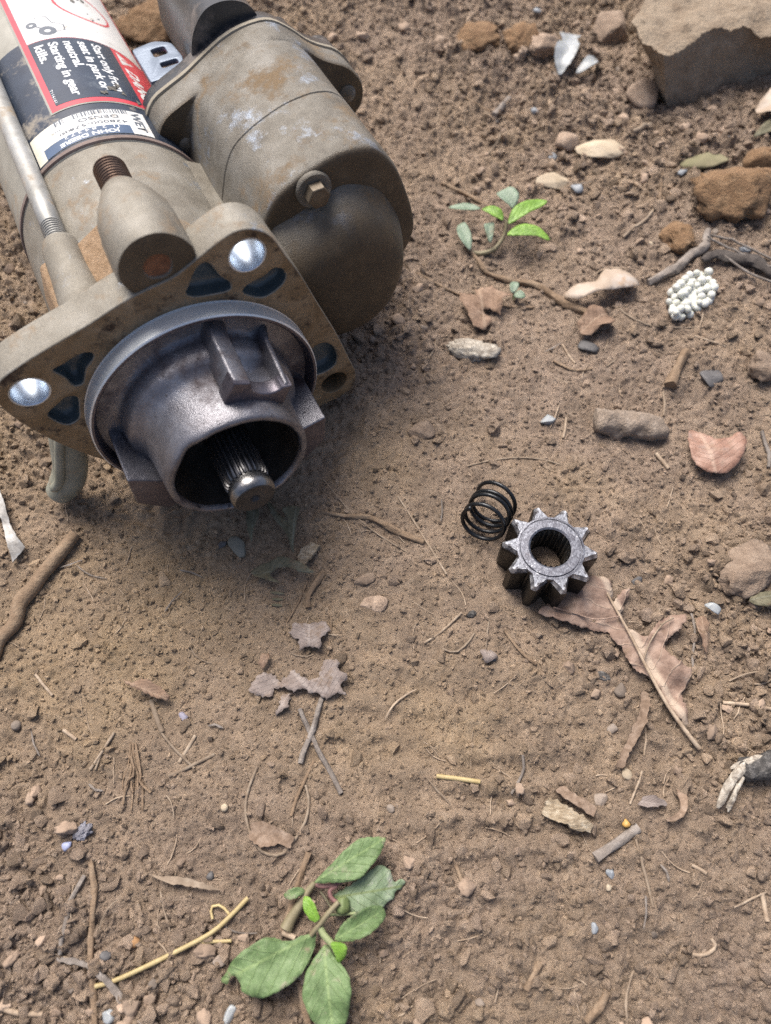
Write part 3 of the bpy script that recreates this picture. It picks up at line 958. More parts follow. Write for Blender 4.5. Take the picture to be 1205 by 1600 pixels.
# flange
OUT = [(-66, 36), (-62, 43), (-51.9, 47), (-39, 50.3), (-27, 53), (-15, 56.5), (-5, 58.2), (4, 59.2), (12, 62.3), (21.6, 66.4), (29, 68.2), (35.5, 66), (40.2, 60.6), (43.6, 51.5), (48, 40), (53.3, 22), (58.8, 4), (63.2, -14), (65.8, -26), (63.5, -34.5), (56.4, -38), (46, -39), (30, -45), (10, -52), (-8, -53), (-24, -46), (-42, -24), (-52.5, -7), (-60, 9), (-65, 25)]
OUTL = smooth_closed(OUT, 4)
PK = {
 'a': [(17, 59.5), (19.2, 53), (22, 48.5), (21, 45.6), (15.6, 46.3), (9, 48.2), (6.6, 50.8), (8.4, 53.5), (11, 57.4), (14, 60.2)],
 'b': [(25.6, 42.6), (28.5, 44.9), (34.5, 45.9), (38.3, 47.6), (41.3, 46), (42.2, 42.5), (40.2, 39.3), (35.8, 37.2), (32, 36.9), (28.4, 39.2)],
 'c': [(-44.6, 39.6), (-40.6, 40.4), (-34.4, 42), (-30.6, 40.7), (-31.2, 38), (-35, 34.8), (-38.3, 29), (-41.4, 29.4), (-42.2, 33.7), (-43.4, 36.7)],
 'd': [(-54.6, 20.6), (-48.7, 23.9), (-45.9, 25.1), (-42.8, 23.2), (-44.5, 17.1), (-46.6, 12.6), (-50.8, 11.7), (-53.6, 15.6)],
 'e': [(46.4, -1), (50, 1.2), (54, .2), (57, -4.5), (57.6, -11), (55.8, -15.3), (50.5, -16.8), (47, -15.5), (47.5, -8)]}
PKL = {k: smooth_closed(v, 4) for k, v in PK.items()}
BH = [(-55.2, 34.0), (30.3, 57.3), (54.9, -26.2)]
holes = [circ(x, y, 6.35) for x, y in BH]
prism([OUTL] + holes + list(PKL.values()), -15, 0, 'flange', [M_CAST, M_FACE], motor, .7)
for k, v in PKL.items():
    c = v.mean(0)
    n = len(v)
    w = []
    for z, s in ((-.5, .995), (-3, .98), (-4.6, .92), (-5.6, .78), (-6, .4)):
        w += [(*(c + (p - c) * s), z) for p in v]
    F = [(i * n + j, i * n + (j + 1) % n, (i + 1) * n + (j + 1) % n, (i + 1) * n + j) for i in range(4) for j in range(n)]
    F.append(tuple(4 * n + j for j in range(n)))
    mk('flange_pocket', w, F, M_POCKET, motor)
for i, (x, y) in enumerate(BH):
    V, F = lathe([(6.9, .05), (6.3, .08), (6.15, -.4), (6.1, -7), (6.05, -14.8)], 40, x, y)
    mk('bolt_hole', V, F, M_BORE if i < 2 else M_FACE, motor)

# pilot ring, nose, shaft
V, F = lathe([(46, -2), (46, .2), (45.5, .4), (45.5, .9), (46, 1.2), (46, 7.2), (45.5, 7.7), (44.6, 7.8), (43.9, 7.2), (43.2, 5.2), (42.5, 2.5)], 128)
pr_ = mk('pilot_ring', V, F, [M_BRIGHT, M_NOSE_EDGE], motor, auto=35)
for p in pr_.data.polygons: p.material_index = 1 if (p.center.x ** 2 + p.center.y ** 2) ** .5 < 45.2 * MM else 0
V, F = lathe([(42.6, 3.0), (40, 3.3), (36.6, 3.7), (35.0, 4.6), (34.3, 6.4), (34.0, 12.0), (33.4, 14.0), (31.9, 15.5), (30.3, 16.8), (29.3, 19), (28.7, 22.5), (28.3, 28), (28.0, 36), (27.6, 38.8), (27.0, 39.6), (26.0, 39.8), (25.1, 39.4), (24.8, 37.5)], 128)
V = np.array(V)
V[:, :2] *= (1 + .0035 * fbm3(V, .12, 4, 4))[:, None]
V[:, 2] += np.where(V[:, 2] > 37, .25 * fbm3(V, .22, 6, 3) - 1.6 * np.exp(-((V[:, 0] + 14) / 4) ** 2 - ((V[:, 1] - 20) / 5) ** 2), 0)
mk('nose_housing', V, F, M_NOSE, motor, auto=60)
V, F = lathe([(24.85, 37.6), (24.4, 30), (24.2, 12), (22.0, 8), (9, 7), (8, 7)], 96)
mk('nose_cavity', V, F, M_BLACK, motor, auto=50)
V, F = lathe([(9.6, 7), (9.6, 12), (8.8, 13), (7.4, 13)], 48)
mk('shaft_seal', V, F, M_BLACK, motor, auto=50)
# splined shaft
NS = 26
A = np.arange(NS * 8) * 2 * np.pi / (NS * 8)
prof = lambda a: 8.15 + .55 * np.clip(np.sin(a * NS) * 2.2, -1, 1)
V, F = [], []
N = len(A)
for z, s in ((6, 1), (46.2, 1), (47.6, .93)):
    V += [(s * prof(a) * math.cos(a), s * prof(a) * math.sin(a), z) for a in A]
for i in range(2):
    for j in range(N): F.append((i * N + j, i * N + (j + 1) % N, (i + 1) * N + (j + 1) % N, (i + 1) * N + j))
sh = mk('shaft', V, F, M_SHAFT, motor, auto=40)
V, F = lathe([(7.5, 47), (7.5, 48.4), (8.4, 49), (8.6, 51.4), (8.5, 53.4), (7.6, 54.5)], 64)
mk('shaft_collar', V, F, M_COLLAR, sh, auto=40)
V, F = lathe([(7.62, 54.45), (7.2, 54.75), (2.0, 54.7), (1.6, 54.0), (.5, 52.9), (0.01, 52.8)], 48)
mk('shaft_end_face', V, F, M_SHAFT_END, sh, auto=30)

# lugs on the nose: a double rib with a cradle, and two plain lugs
U = np.array([math.cos(math.radians(57)), math.sin(math.radians(57))]); Tt = np.array([U[1], -U[0]])
def ut(u, t): return U * u + Tt * t
def ribs():
    for (t0, t1, wid) in ((-13.2, -5.2, -13.6), (7.4, 10.8, 14.0)):
        pts = [ut(27, t0), ut(35.6, t0 + .6), ut(35.6, t1 - .6), ut(27, t1)]
        z = (3.5, 31.2)
        V = []
        for zz, gr in ((3.2, 1.10), (9, 1.04), (30.0, 1.0), (31.3, .985)):
            q = [np.array(p) * gr for p in pts]
            V += [(*p, zz) for p in q]
        F = [(i * 4 + j, i * 4 + (j + 1) % 4, (i + 1) * 4 + (j + 1) % 4, (i + 1) * 4 + j) for i in range(3) for j in range(4)] + [(0, 3, 2, 1), (12, 13, 14, 15)]
        o = fix_normals(mk('lug_rib', V, F, M_NOSE, motor))
        b = o.modifiers.new('edge', 'BEVEL'); b.width = .9 * MM; b.segments = 3
ribs()
cr = [ut(20.5, -11.5), ut(27, -13.2), ut(35.4, -13.0), ut(35.6, -6.6)]
for k in range(9):
    a = math.pi * (1 - k / 8)
    cr.append(ut(34.4 - 3.4 * math.sin(a), .6 + 6.2 * math.cos(a)))
cr += [ut(35.4, 10.6), ut(27, 11.0), ut(20.5, 9)]
prism([np.array(cr)[::-1]], 25.5, 32, 'lug_cradle', M_NOSE_EDGE, motor, .7)
prism([np.array([ut(24, -7), ut(30.2, -7), ut(29.2, 1), ut(30.2, 9), ut(24, 9)])], 3, 26.5, 'lug_floor', M_NOSE, motor, .5)
def lug(pts, z1, zc):
    P = round_poly(pts, 1.2, 3)
    prism([P], 3, z1, 'nose_lug', [M_NOSE, M_NOSE_EDGE], motor, .8)
lug([(-39.5, 5), (-24.5, -7.5), (-22, -20), (-31, -24), (-41, -12)], 28.5, 0)
lug([(40, -7.2), (26.5, -9.3), (22, -20), (28, -30), (38, -22)], 28.5, 0)
lug([(-9, -27), (9, -27), (8, -39), (-8, -39)], 24, 0)

# drive housing and yoke
V, F = lathe([(30, -14), (40, -14.5), (43.4, -16), (44.0, -22), (44.2, -60), (44.4, -96), (44.0, -102.6), (43.4, -103.2), (43.0, -103.6)], 96)
hs = mk('drive_housing', V, F, M_CAST, motor, auto=35)
V, F = lathe([(43.0, -103.5), (43.9, -104.1), (44.0, -105), (44.0, -297), (43, -299), (20, -300), (.01, -300)], 128)
yk = mk('yoke', V, F, M_YOKE, motor, auto=35)
V, F = lathe([(44.05, -104.2), (44.75, -104.6), (44.75, -106.6), (44.1, -107)], 128)
mk('joint_ring', V, F, mat('rusty_joint', [(.3, (.12, .085, .075)), (.7, (.22, .17, .15))], 150, .8), motor, auto=35)
# webs from housing to solenoid casting and beneath the bosses
prism([round_poly([(10, 40.5), (24, 36.6), (34, 28), (44, 22), (54, 24), (58, -12), (20, -10)], [3, 12, 14, 12, 2, 2, 2], 7)], -101, -30, 'housing_web', M_CAST, motor, 1.5)
prism([round_poly([(-13, 34), (-12.5, 60), (13, 60), (24, 48), (30, 34)], 3)], -30, -8, 'stud_saddle', M_CAST, motor, 1.5)
# stud boss
V, F = lathe([(4.6, -2.2), (4.9, -.9), (11.4, -.9), (12.6, -1.3), (13.0, -2.3), (13.2, -19), (12.9, -24), (11.2, -30), (8.6, -36.5), (7.4, -39.6), (6.6, -40.6), (5.4, -41.0)], 64, 1.0, 64.5)
V = np.array(V); V[:, :2] += (.25 * fbm3(V, .15, 9, 3))[:, None]
sb = mk('stud_boss', V, F, [M_CAST, M_DARK_BROWN], motor, auto=40)
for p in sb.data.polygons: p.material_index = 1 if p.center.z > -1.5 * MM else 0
V, F = lathe([(4.7, -2.0), (3, -2.4), (.01, -2.2)], 32, 1.0, 64.5)
mk('stud_end', V, F, M_RUST, motor)
pr = []
z = -41.0
while z > -55.5:
    pr += [(5.95, z), (5.95, z - .35), (5.2, z - .8), (5.2, z - 1.05)]
    z -= 1.5
pr += [(5.3, z), (4.6, z - .8), (.01, z - .9)]
V, F = lathe(pr, 40, 1.0, 64)
V = np.array(V)
a = np.arctan2(V[:, 1] - 64, V[:, 0] - 1)
V[:, 2] -= a / (2 * np.pi) * 1.5 * (V[:, 2] > -56)
mk('threaded_stud', V, F, M_STUD, motor, auto=40)
# tie rod with threaded end and its boss
TR = 48.4
ta = math.radians(123.6)
tx, ty = TR * math.cos(ta), TR * math.sin(ta)
V, F = lathe([(9.6, -9), (8.8, -20), (7.6, -40), (7.0, -54), (6.4, -57), (4.4, -57.6)], 48, tx, ty)
V = np.array(V); V[:, :2] += (.35 * fbm3(V, .12, 19, 3))[:, None]
mk('tie_rod_boss', V, F, M_CAST, motor, auto=60)
prism([round_poly([(-42, 20), (-36.5, 40), (tx + 6, ty + 3), (-8, 50), (-2, 40)], 3)], -52, -8, 'boss_web', M_DUST, motor, 1.5)
pr = [(3.2, -56)]
z = -57.0
while z > -69.5:
    pr += [(4.2, z), (4.2, z - .35), (3.45, z - .75), (3.45, z - .95)]
    z -= 1.35
pr += [(4.1, -71), (4.15, -84), (4.4, -86), (4.15, -88), (4.1, -292), (3.6, -296), (.01, -296)]
V, F = lathe(pr, 32, tx, ty)
mk('tie_rod', V, F, M_ROD, motor, auto=40)
# second tie rod on the far underside
V, F = lathe([(4.1, -60), (4.1, -292), (.01, -293)], 20, TR * math.cos(ta + math.pi), TR * math.sin(ta + math.pi))
mk('tie_rod', V, F, M_ROD, motor, auto=40)

# solenoid casting
CC = (74, 12)
BODY = [(38, 8), (44, 33), (51, 46), (59, 51.5), (69, 55), (78, 57), (88, 57), (96.5, 54), (103.5, 44), (109.5, 29), (113.2, 14), (112, 5), (104.5, -7), (92, -20), (75, -27), (55, -24), (42, -10)]
REAR = [(36, 6), (42, 30), (48, 43), (56, 49), (67, 54), (78, 57), (89, 56.6), (98, 52), (105, 42), (111, 28), (114, 13), (111, 0), (104, -11), (92, -22), (75, -28), (55, -25), (41, -10)]
PLATE = [(36, 4), (30, 17), (27.5, 25), (29, 33.5), (34, 39.5), (42, 43), (50, 46), (60, 51), (70, 55.5), (80, 57.6), (91, 57), (100, 51), (107, 44.5), (113, 40.5), (121, 36), (127.5, 27), (127, 17), (118, 8), (110, -4), (103, -14), (91, -23), (75, -29), (55, -26), (42, -12)]
rb, rr, rp = polar(BODY, CC), polar(REAR, CC), polar(PLATE, CC)
sec = [(-33.2, CC, rb, .90), (-33.3, CC, rb, .95), (-33.9, CC, rb, .978), (-35.2, CC, rb, .993), (-37.5, CC, rb, 1), (-39, CC, rb, 1)]
for k in range(1, 6):
    f = k / 14
    sec.append((-39 - 80 * f, CC, rb * (1 - f) + rr * f, 1))
sec += [(-71.4, CC, rb * .6 + rr * .4, 1), (-71.8, CC, rb * .6 + rr * .4, .990), (-72.3, CC, rb * .6 + rr * .4, .990), (-72.7, CC, rb * .6 + rr * .4, 1)]
for k in range(6, 13):
    f = k / 14
    if -39 - 80 * f < -73: sec.append((-39 - 80 * f, CC, rb * (1 - f) + rr * f, 1))
sec += [(-112.5, CC, rr, 1), (-113.5, CC, rr * .7 + rp * .3, .99), (-114, CC, rp, .985), (-116, CC, rp, 1.0), (-127, CC, rp, 1.0), (-127.8, CC, rp, .985)]
V, F = loft(sec, 96)
V = np.array(V)
V[:, :2] += np.c_[.35 * fbm3(V, .05, 71, 3), .35 * fbm3(V, .05, 72, 3)]
cs = fix_normals(mk('solenoid_casting', V, F, M_CAST_BROWN_FRONT, motor, auto=40))
set_front_brown(cs, .35, .8)
DOME = [(48, 33), (52, 36), (61, 38), (73, 42), (80, 43.6), (88, 41), (96, 35.5), (101.5, 26), (105, 17), (105.6, 9), (103, 0), (99, -8), (93, -14), (85, -18), (72, -20), (58, -16), (48, -4), (45, 16)]
rd = polar(DOME, CC)
V, F = loft([(-35, CC, rd, 1.01), (-33, CC, rd, 1.0), (-29, (73.6, 10.6), rd, .975), (-24, (73, 8.4), rd, .93), (-20, (72.6, 6.6), rd, .86), (-17.6, (72.4, 5.4), rd, .76), (-16.6, (72.2, 4.8), rd, .64), (-16.2, (72, 4.4), rd, .3)], 96, False, True)
dm = fix_normals(mk('lever_cover_dome', V, F, M_CAST_BROWN_FRONT, motor, auto=60))
set_front_brown(dm, .3, .85)
# hexagon bolt with washer on the casting face
bx, by = 68.3, 46.5
V, F = lathe([(7.4, -33.6), (7.4, -32.2), (6.9, -31.6), (4, -31.5)], 40, bx, by)
bo = mk('bolt_washer', V, F, M_CASTING, motor, auto=40)
hexa = circ(bx, by, 4.7, 6)
prism([hexa], -32, -26.8, 'hex_bolt', mat('brown_bolt', [(.3, (.075, .058, .038)), (.7, (.16, .13, .095))], 200, .5, .4), motor, .6)
V, F = lathe([(3.4, -26.7), (3.0, -27.3), (.01, -27.5)], 24, bx, by)
mk('bolt_recess', V, F, M_RUST, motor)
for (x, y) in ((40.2, 24.5), (119, 24)):
    V, F = lathe([(4.2, -114.6), (4.2, -113), (3.4, -112.2), (2.2, -112), (.01, -111.6)], 24, x, y)
    mk('cover_screw', V, F, M_CASTING, motor, auto=40)
# gasket, black plastic cap and terminal tower
V, F = loft([(-127.6, CC, rp, .99), (-128.0, CC, rp, 1.012), (-130.0, CC, rp, 1.012), (-130.4, CC, rp, .99)], 96)
fix_normals(mk('gasket', V, F, M_GASKET, motor, auto=35))
V, F = loft([(-130.2, CC, rp, .98), (-130.6, CC, rp, 1.0), (-137, CC, rp, .995), (-139.5, CC, rp, .96), (-141, CC, rp, .88), (-142, CC, rp, .6)], 96)
fix_normals(mk('solenoid_cap', V, F, M_PLASTIC, motor, auto=45))
TW = [(56, 30), (55.5, 44), (58, 57), (66, 66), (77, 67), (86, 62), (90, 50), (86, 36), (70, 26)]
rt = polar(TW, (73, 46))
V, F = loft([(-134, (73, 45), rt, 1.0), (-150, (74, 44), rt, .99), (-170, (75, 43), rt, .97), (-200, (76, 42), rt, .94), (-204, (76, 42), rt, .85)], 96)
fix_normals(mk('terminal_tower', V, F, M_PLASTIC, motor, auto=50))
for (x, y, r) in ((93, 47, 4.5), (100, 43, 5.0), (118, 27, 8)):
    V, F = lathe([(r, -138), (r, -146), (r * .8, -148), (.01, -148.4)], 24, x, y)
    mk('cap_stud', V, F, M_PLASTIC, motor, auto=40)
# slotted bracket between yoke and cap
br = round_poly([(36, -138), (36, -166), (47, -168), (54, -163), (55, -150), (52, -138)], [1, 2, 6, 6, 6, 1], 6)
slot1 = round_poly([(43.5, -162), (43.5, -155), (50, -155.5), (50, -162)], 1.2, 3)
slot2 = round_poly([(44, -150), (44, -145.5), (52, -146), (52, -150)], 1.2, 3)
tb = prism([br * [1, -1], slot1 * [1, -1], slot2 * [1, -1]], -1.2, 1.2, 'terminal_bracket', M_ZINC, motor, .4)
tb.rotation_euler = (-math.pi / 2, 0, 0)
tb.location = (0, 40 * MM, 0)
# drain elbow below the flange
P = spline([(-46, 10, -24), (-55, -8, -19), (-60, -22, -17), (-64, -33, -16.5), (-69, -41, -16.5), (-75, -46.5, -17)], 28)
V, F = ftube(P, np.r_[np.full(22, 7.2), np.linspace(7.2, 5.6, 6)], 20)
el = mk('drain_elbow', V, F, M_RUBBER, motor, auto=60)
P2 = spline([(-58, -4, -11.5), (-65.5, -22, -11), (-69.5, -31, -11), (-74.5, -36.5, -12)], 16)
V, F = ftube(P2, np.r_[1.2, np.full(14, 2.1), 1.2], 10)
mk('elbow_seam', V, F, M_RUBBER, el, auto=60)

# ---- prints wrapped on the yoke: s = angle in degrees, z = along the axis
RY = 44.15
def wrap(pts, R):
    pts = np.asarray(pts, float)
    a = np.radians(pts[:, 0])
    return np.c_[R * np.cos(a), R * np.sin(a), pts[:, 1]]
def patch(name, a0, a1, z0, z1, R, m, parent, corner=0):
    n = max(3, int(abs(a1 - a0) / 2))
    V, F = [], []
    A = np.linspace(a0, a1, n + 1)
    zz = np.linspace(z0, z1, 3)
    for z in zz: V += wrap(np.c_[A, np.full(n + 1, z)], R).tolist()
    for i in range(2):
        for j in range(n): F.append((i * (n + 1) + j, i * (n + 1) + j + 1, (i + 1) * (n + 1) + j + 1, (i + 1) * (n + 1) + j))
    return fix_out(mk(name, V, F, m, parent))
def fix_out(o):
    me = o.data
    bm = bmesh.new(); bm.from_mesh(me)
    for f in bm.faces:
        c = f.calc_center_median()
        if f.normal.x * c.x + f.normal.y * c.y < 0: f.normal_flip()
    bm.to_mesh(me); bm.free()
    return o
def wpoly(name, loops, R, m, parent, res=1.2):
    """closed outlines in (mm round the yoke from 90 degrees, mm along), joined in one print"""
    parts = []
    for lp in loops:
        V2, F = sheet(np.asarray(lp, float), res)
        parts.append((wrap(np.c_[90 - np.degrees(V2[:, 0] / 44.15), V2[:, 1]], R), F))
    V, F = join(parts)
    return fix_out(mk(name, V, F, m, parent))
def sa(deg): return (90 - deg) * math.pi / 180 * 44.15
def wtext(name, body, size, ang, z, mode, R, m, parent, fit=None, bold=0.0, shear=0):
    cu = bpy.data.curves.new('lettering', 'FONT')
    cu.body = body
    cu.size = size * MM
    cu.offset = bold * MM
    cu.shear = shear
    tmp = bpy.data.objects.new('lettering', cu)
    COL.objects.link(tmp)
    dg = bpy.context.evaluated_depsgraph_get()
    me = bpy.data.meshes.new_from_object(tmp.evaluated_get(dg))
    bpy.data.objects.remove(tmp); bpy.data.curves.remove(cu)
    co = np.zeros(len(me.vertices) * 3); me.vertices.foreach_get('co', co)
    co = co.reshape(-1, 3) / MM
    if fit: co[:, 0] *= fit / (co[:, 0].max() - co[:, 0].min())
    if mode == 'along':           # reads towards the nose
        s, zz = sa(ang) + co[:, 1], z + co[:, 0]
    else:                          # reads round the yoke, upside down to the lens
        s, zz = sa(ang) - co[:, 0], z + co[:, 1]
    V = wrap(np.c_[90 - np.degrees(s / 44.15), zz], R)
    me.vertices.foreach_set('co', (V * MM).ravel())
    me.materials.clear(); me.materials.append(m)
    me.name = name
    o = bpy.data.objects.new(name, me)
    COL.objects.link(o); o.parent = parent
    return fix_out(o)

band = patch('label_band', 125, 12, -191, -107.2, 44.25, M_BAND, motor)
# white identification label on the lower edge of the band
idl = patch('identification_label', 120, 53.2, -126.8, -108.4, 44.36, M_LBL_CREAM, motor)
patch('label_field', 105, 53.4, -126.6, -108.6, 44.42, M_STK_WHITE, idl)
patch('label_strip', 114, 65, -114.8, -108.5, 44.48, M_PRINT_BLUE, idl)
wtext('lettering', 'JOHN DEERE', 3.1, 72, -109.0 - 2.6, 'round', 44.54, M_PALE_INK, idl, 25.5, .1)
wtext('lettering', '11  2  8 4 3 7 2', 2.3, 70, -114.4, 'round', 44.54, M_PALE_INK, idl, 23)
wtext('lettering', '428000-5741', 2.7, 65, -118.4, 'round', 44.54, M_INK, idl, 26)
wtext('lettering', 'DENSO', 3.2, 68.5, -122.3, 'round', 44.54, M_INK, idl, 16.5)
wtext('lettering', '04383', 2.1, 94, -118.0, 'round', 44.54, M_INK, idl, 6.5)
wtext('lettering', 'JAPAN', 1.3, 100, -121.0, 'round', 44.54, M_INK, idl, 5)
wtext('lettering', 'WET', 5.4, 61.2, -125.4, 'along', 44.54, M_INK, idl, 14.5, .12)
r_ = np.random.default_rng(3)
bars = []
s = sa(103)
while s < sa(63):
    w = r_.choice([.25, .25, .5, .75])
    if not (sa(97.5) < s < sa(93)): bars.append([(s, -127.2), (s + w, -127.2), (s + w, -123.6), (s, -123.6)])
    s += w + r_.choice([.25, .4, .6])
wpoly('barcode', bars, 44.5, M_INK, idl, 3)
# warning sticker: clear edge, red border, white and navy fields
wst = patch('warning_sticker', 102.2, 20.0, -268, -132.2, 44.42, M_STK_EDGE, motor)
patch('red_border', 101.0, 21.2, -267, -133.2, 44.48, M_STK_RED, wst)
patch('white_field', 97.6, 24.6, -265, -187.6, 44.54, M_STK_WHITE, wst)
patch('navy_field', 97.6, 49.0, -187.2, -136.4, 44.54, M_STK_BLACK, wst)
for body, ang, fit in (('Start only from', 61.8, 41), ('seat in park or', 69.6, 41.5), ('neutral.', 77.8, 22.5), ('Starting in gear', 86.4, 44.5), ('kills.', 94.6, 14.6)):
    wtext('lettering', body, 5.9, ang, -184.0, 'along', 44.6, M_PALE_INK, wst, fit, .13)
wtext('lettering', 'T116161', 1.7, 97.2, -148.5, 'along', 44.6, M_PALE_INK, wst, 10)
wtext('lettering', 'DANGER', 8.2, 45.8, -171, 'along', 44.6, M_PALE_INK, wst, 40, .25, .25)
tri = [(sa(46.6), -185), (sa(46.6), -173.2), (sa(36.5), -179.1)]
wpoly('warning_triangle', [tri], 44.6, M_STK_WHITE, wst, 2)
wpoly('warning_mark', [[(sa(44.6), -179.7), (sa(44.6), -178.5), (sa(39.4), -178.3), (sa(39.4), -179.9)]], 44.66, M_STK_RED, wst, 2)
def ring2(cs, cz, r0, r1, n=40, sq=1.0):
    a = np.linspace(0, 2 * np.pi, n, endpoint=False)
    out = []
    for i in range(n):
        b, c = a[i], a[i] + 2 * np.pi / n
        out.append([(cs + r0 * math.cos(b), cz + sq * r0 * math.sin(b)), (cs + r1 * math.cos(b), cz + sq * r1 * math.sin(b)), (cs + r1 * math.cos(c), cz + sq * r1 * math.sin(c)), (cs + r0 * math.cos(c), cz + sq * r0 * math.sin(c))])
    return out
def bar2(a, b, w):
    a, b = np.array(a, float), np.array(b, float)
    d = (b - a) / np.linalg.norm(b - a); n_ = np.array([-d[1], d[0]]) * w / 2
    return [a + n_, b + n_, b - n_, a - n_]
cs0, cz0 = sa(54), -223
wpoly('prohibition_ring', ring2(cs0, cz0, 12.7, 14.0), 44.62, M_STK_RED, wst, 4)
wpoly('prohibition_bar', [bar2((cs0 - 12.6, cz0 + 2.2), (cs0 + 12.6, cz0 + 2.2), 1.2)], 44.62, M_STK_RED, wst, 4)
wpoly('tractor_pictogram', ring2(sa(83.0), -194.5, 1.4, 4.0, 24) + ring2(sa(90.6), -201.5, .9, 2.6, 20) + [
    bar2((sa(90), -201), (sa(84), -196), .9), bar2((sa(87.5), -206.8), (sa(80.6), -207.5), .5), bar2((sa(80.6), -207.5), (sa(78.5), -201.5), .5), bar2((sa(78.5), -201.5), (sa(72.5), -199.5), .5), bar2((sa(72.5), -199.5), (sa(73), -194.5), .5), bar2((sa(73), -194.5), (sa(80), -192.5), .5)], 44.62, M_INK, wst, 4)
wpoly('figure_pictogram', [bar2((cs0 + 2, cz0 + 12), (cs0 + 8, cz0 + 4), .7), bar2((cs0 + 1.0, cz0 + 5.4), (cs0 + 1.8, cz0 + 5.6), .8)], 44.62, M_INK, wst, 4)
def torn(cs, cz, ws, wz, k, seed):
    r = np.random.default_rng(seed)
    out = []
    for i in range(k):
        a, b = cs + r.normal() * ws, cz + r.normal() * wz
        n = 7
        out.append([(a + r.uniform(.4, 1.7) * math.cos(t), b + r.uniform(.5, 2.6) * math.sin(t)) for t in np.linspace(0, 6.28, n, endpoint=False)])
    parts = []
    for lp in out:
        V2, F = sheet(np.array(lp), .8)
        h = 44.68 + .35 * np.abs(noise2(V2[:, 0] * 1.7, V2[:, 1] * 1.7, seed))
        a = np.radians(90 - np.degrees(V2[:, 0] / 44.15))
        parts.append((np.c_[h * np.cos(a), h * np.sin(a), V2[:, 1]], F))
    V, F = join(parts)
    return fix_out(mk('torn_film', V, F, M_TORN, wst, smooth=False))
torn(sa(62), -143.0, 3.4, 3.0, 9, 4)
torn(sa(60), -230, 5.2, 3.2, 14, 5)
#@@END

#@@GEAR
# ------------------------------------------------------------------ pinion gear
GX, GY, GT = 67.9, 116.9, 16.6
GB = -5.4
gear = empty('pinion_gear', (GX, GY, GB), 'black ten-tooth steel pinion gear lying flat beside the coil spring', 'gear')
H = GT - GB
V, F = lathe([(8.5, 0), (14.2, 0), (14.2, H - 1.0), (13.9, H - .35), (13.2, H - .3), (13.0, H - .75), (12.6, H - .75), (12.4, H - .05), (9.2, H), (8.4, H - .5), (8.4, H - 2)], 96)
nz = []
o = mk('gear_body', V, F, [M_GEAR_SIDE, M_GEAR_TOP], gear, auto=30)
for p in o.data.polygons: p.material_index = 1 if (p.center.z > (H - 1.2) * MM) else 0
V, F = [], []
NB = 22
A = np.arange(NB * 6) * 2 * np.pi / (NB * 6)
rb_ = lambda a: 7.95 - .5 * np.clip(np.sin(a * NB) * 2, -1, 1)
N = len(A)
for z, k in ((.5, 1), (H - 1.6, 1), (H - .55, 1.045)):
    V += [(k * rb_(a) * math.cos(a), k * rb_(a) * math.sin(a), z) for a in A]
for i in range(2):
    for j in range(N): F.append((i * N + j, (i + 1) * N + j, (i + 1) * N + (j + 1) % N, i * N + (j + 1) % N))
mk('bore_splines', V, F, M_BORE_STEEL, gear, auto=40)
def tooth_mesh():
    lv = []
    # (z, half width at root, at flank, at tip, tip radius)
    for z, w0, w1, w2, rt in ((0, 4.3, 3.2, 1.5, 19.4), (H - 4.2, 4.3, 3.2, 1.6, 19.7), (H - 2.6, 4.2, 2.7, 1.15, 19.5), (H - .4, 3.3, 1.5, .35, 18.5)):
        lv.append([(13.0, -w0, z), (16.2, -w1, z), (rt, -w2 - .1, z), (rt + .12, 0, z), (rt, w2 * .8, z), (16.2, w1 * .95, z), (13.0, w0, z)])
    V = [p for l in lv for p in l]
    n = 7
    F = [(i * n + j, i * n + j + 1, (i + 1) * n + j + 1, (i + 1) * n + j) for i in range(3) for j in range(6)]
    F += [tuple(range(n))[::-1], tuple(3 * n + j for j in range(n))]
    return V, F
M_TIP = mat('bright_scraped_tooth', [(.34, (.09, .093, .108)), (.5, (.25, .262, .295)), (.64, (.66, .68, .72))], 300, .38, .7, spots=[((.035, .03, .033), 240, .53, .60, .6, .2)], bump=(900, .4, .0003))
V, F = tooth_mesh()
ph = math.atan2(1, 1)
tooth = mk('tooth', V, F, [M_GEAR_SIDE, M_TIP], gear, smooth=False)
for p in tooth.data.polygons: p.material_index = 1 if p.normal.z > .30 else 0
TP = math.radians(-6.5)
for k in range(10):
    t = tooth if k == 0 else tooth.copy()
    if k:
        COL.objects.link(t)
        t.parent = gear
    t.rotation_euler = (0, 0, TP + k * math.pi / 5)

# ------------------------------------------------------------------ coil spring
sp0 = at(752, 826, 6)
ax = np.array([.42, .80, -.30]); ax /= np.linalg.norm(ax)
e1 = np.cross(ax, [0, 0, 1.]); e1 /= np.linalg.norm(e1); e2 = np.cross(e1, ax)
turns, Ls, rs = 4.15, 19.0, 9.3
t = np.linspace(0, 1, 260)
th = 2 * np.pi * turns * t + 2.4
adv = np.interp(t, [0, .24, .42, .72, .8, 1], [0, .12, .44, .60, .66, 1]) * Ls
c0 = np.array([sp0[0], sp0[1], float(base(*sp0)) + 12.6])
P = c0 + adv[:, None] * ax + rs * (np.cos(th)[:, None] * e1 + np.sin(th)[:, None] * e2)
org = np.array([sp0[0], sp0[1], float(base(*sp0))])
V, F = ftube(P - org, .92, 10)
tag(mk('coil_spring', V, F, M_WIRE, loc=org), 'small black coil spring lying on dirt against the pinion gear', 'spring')
#@@END

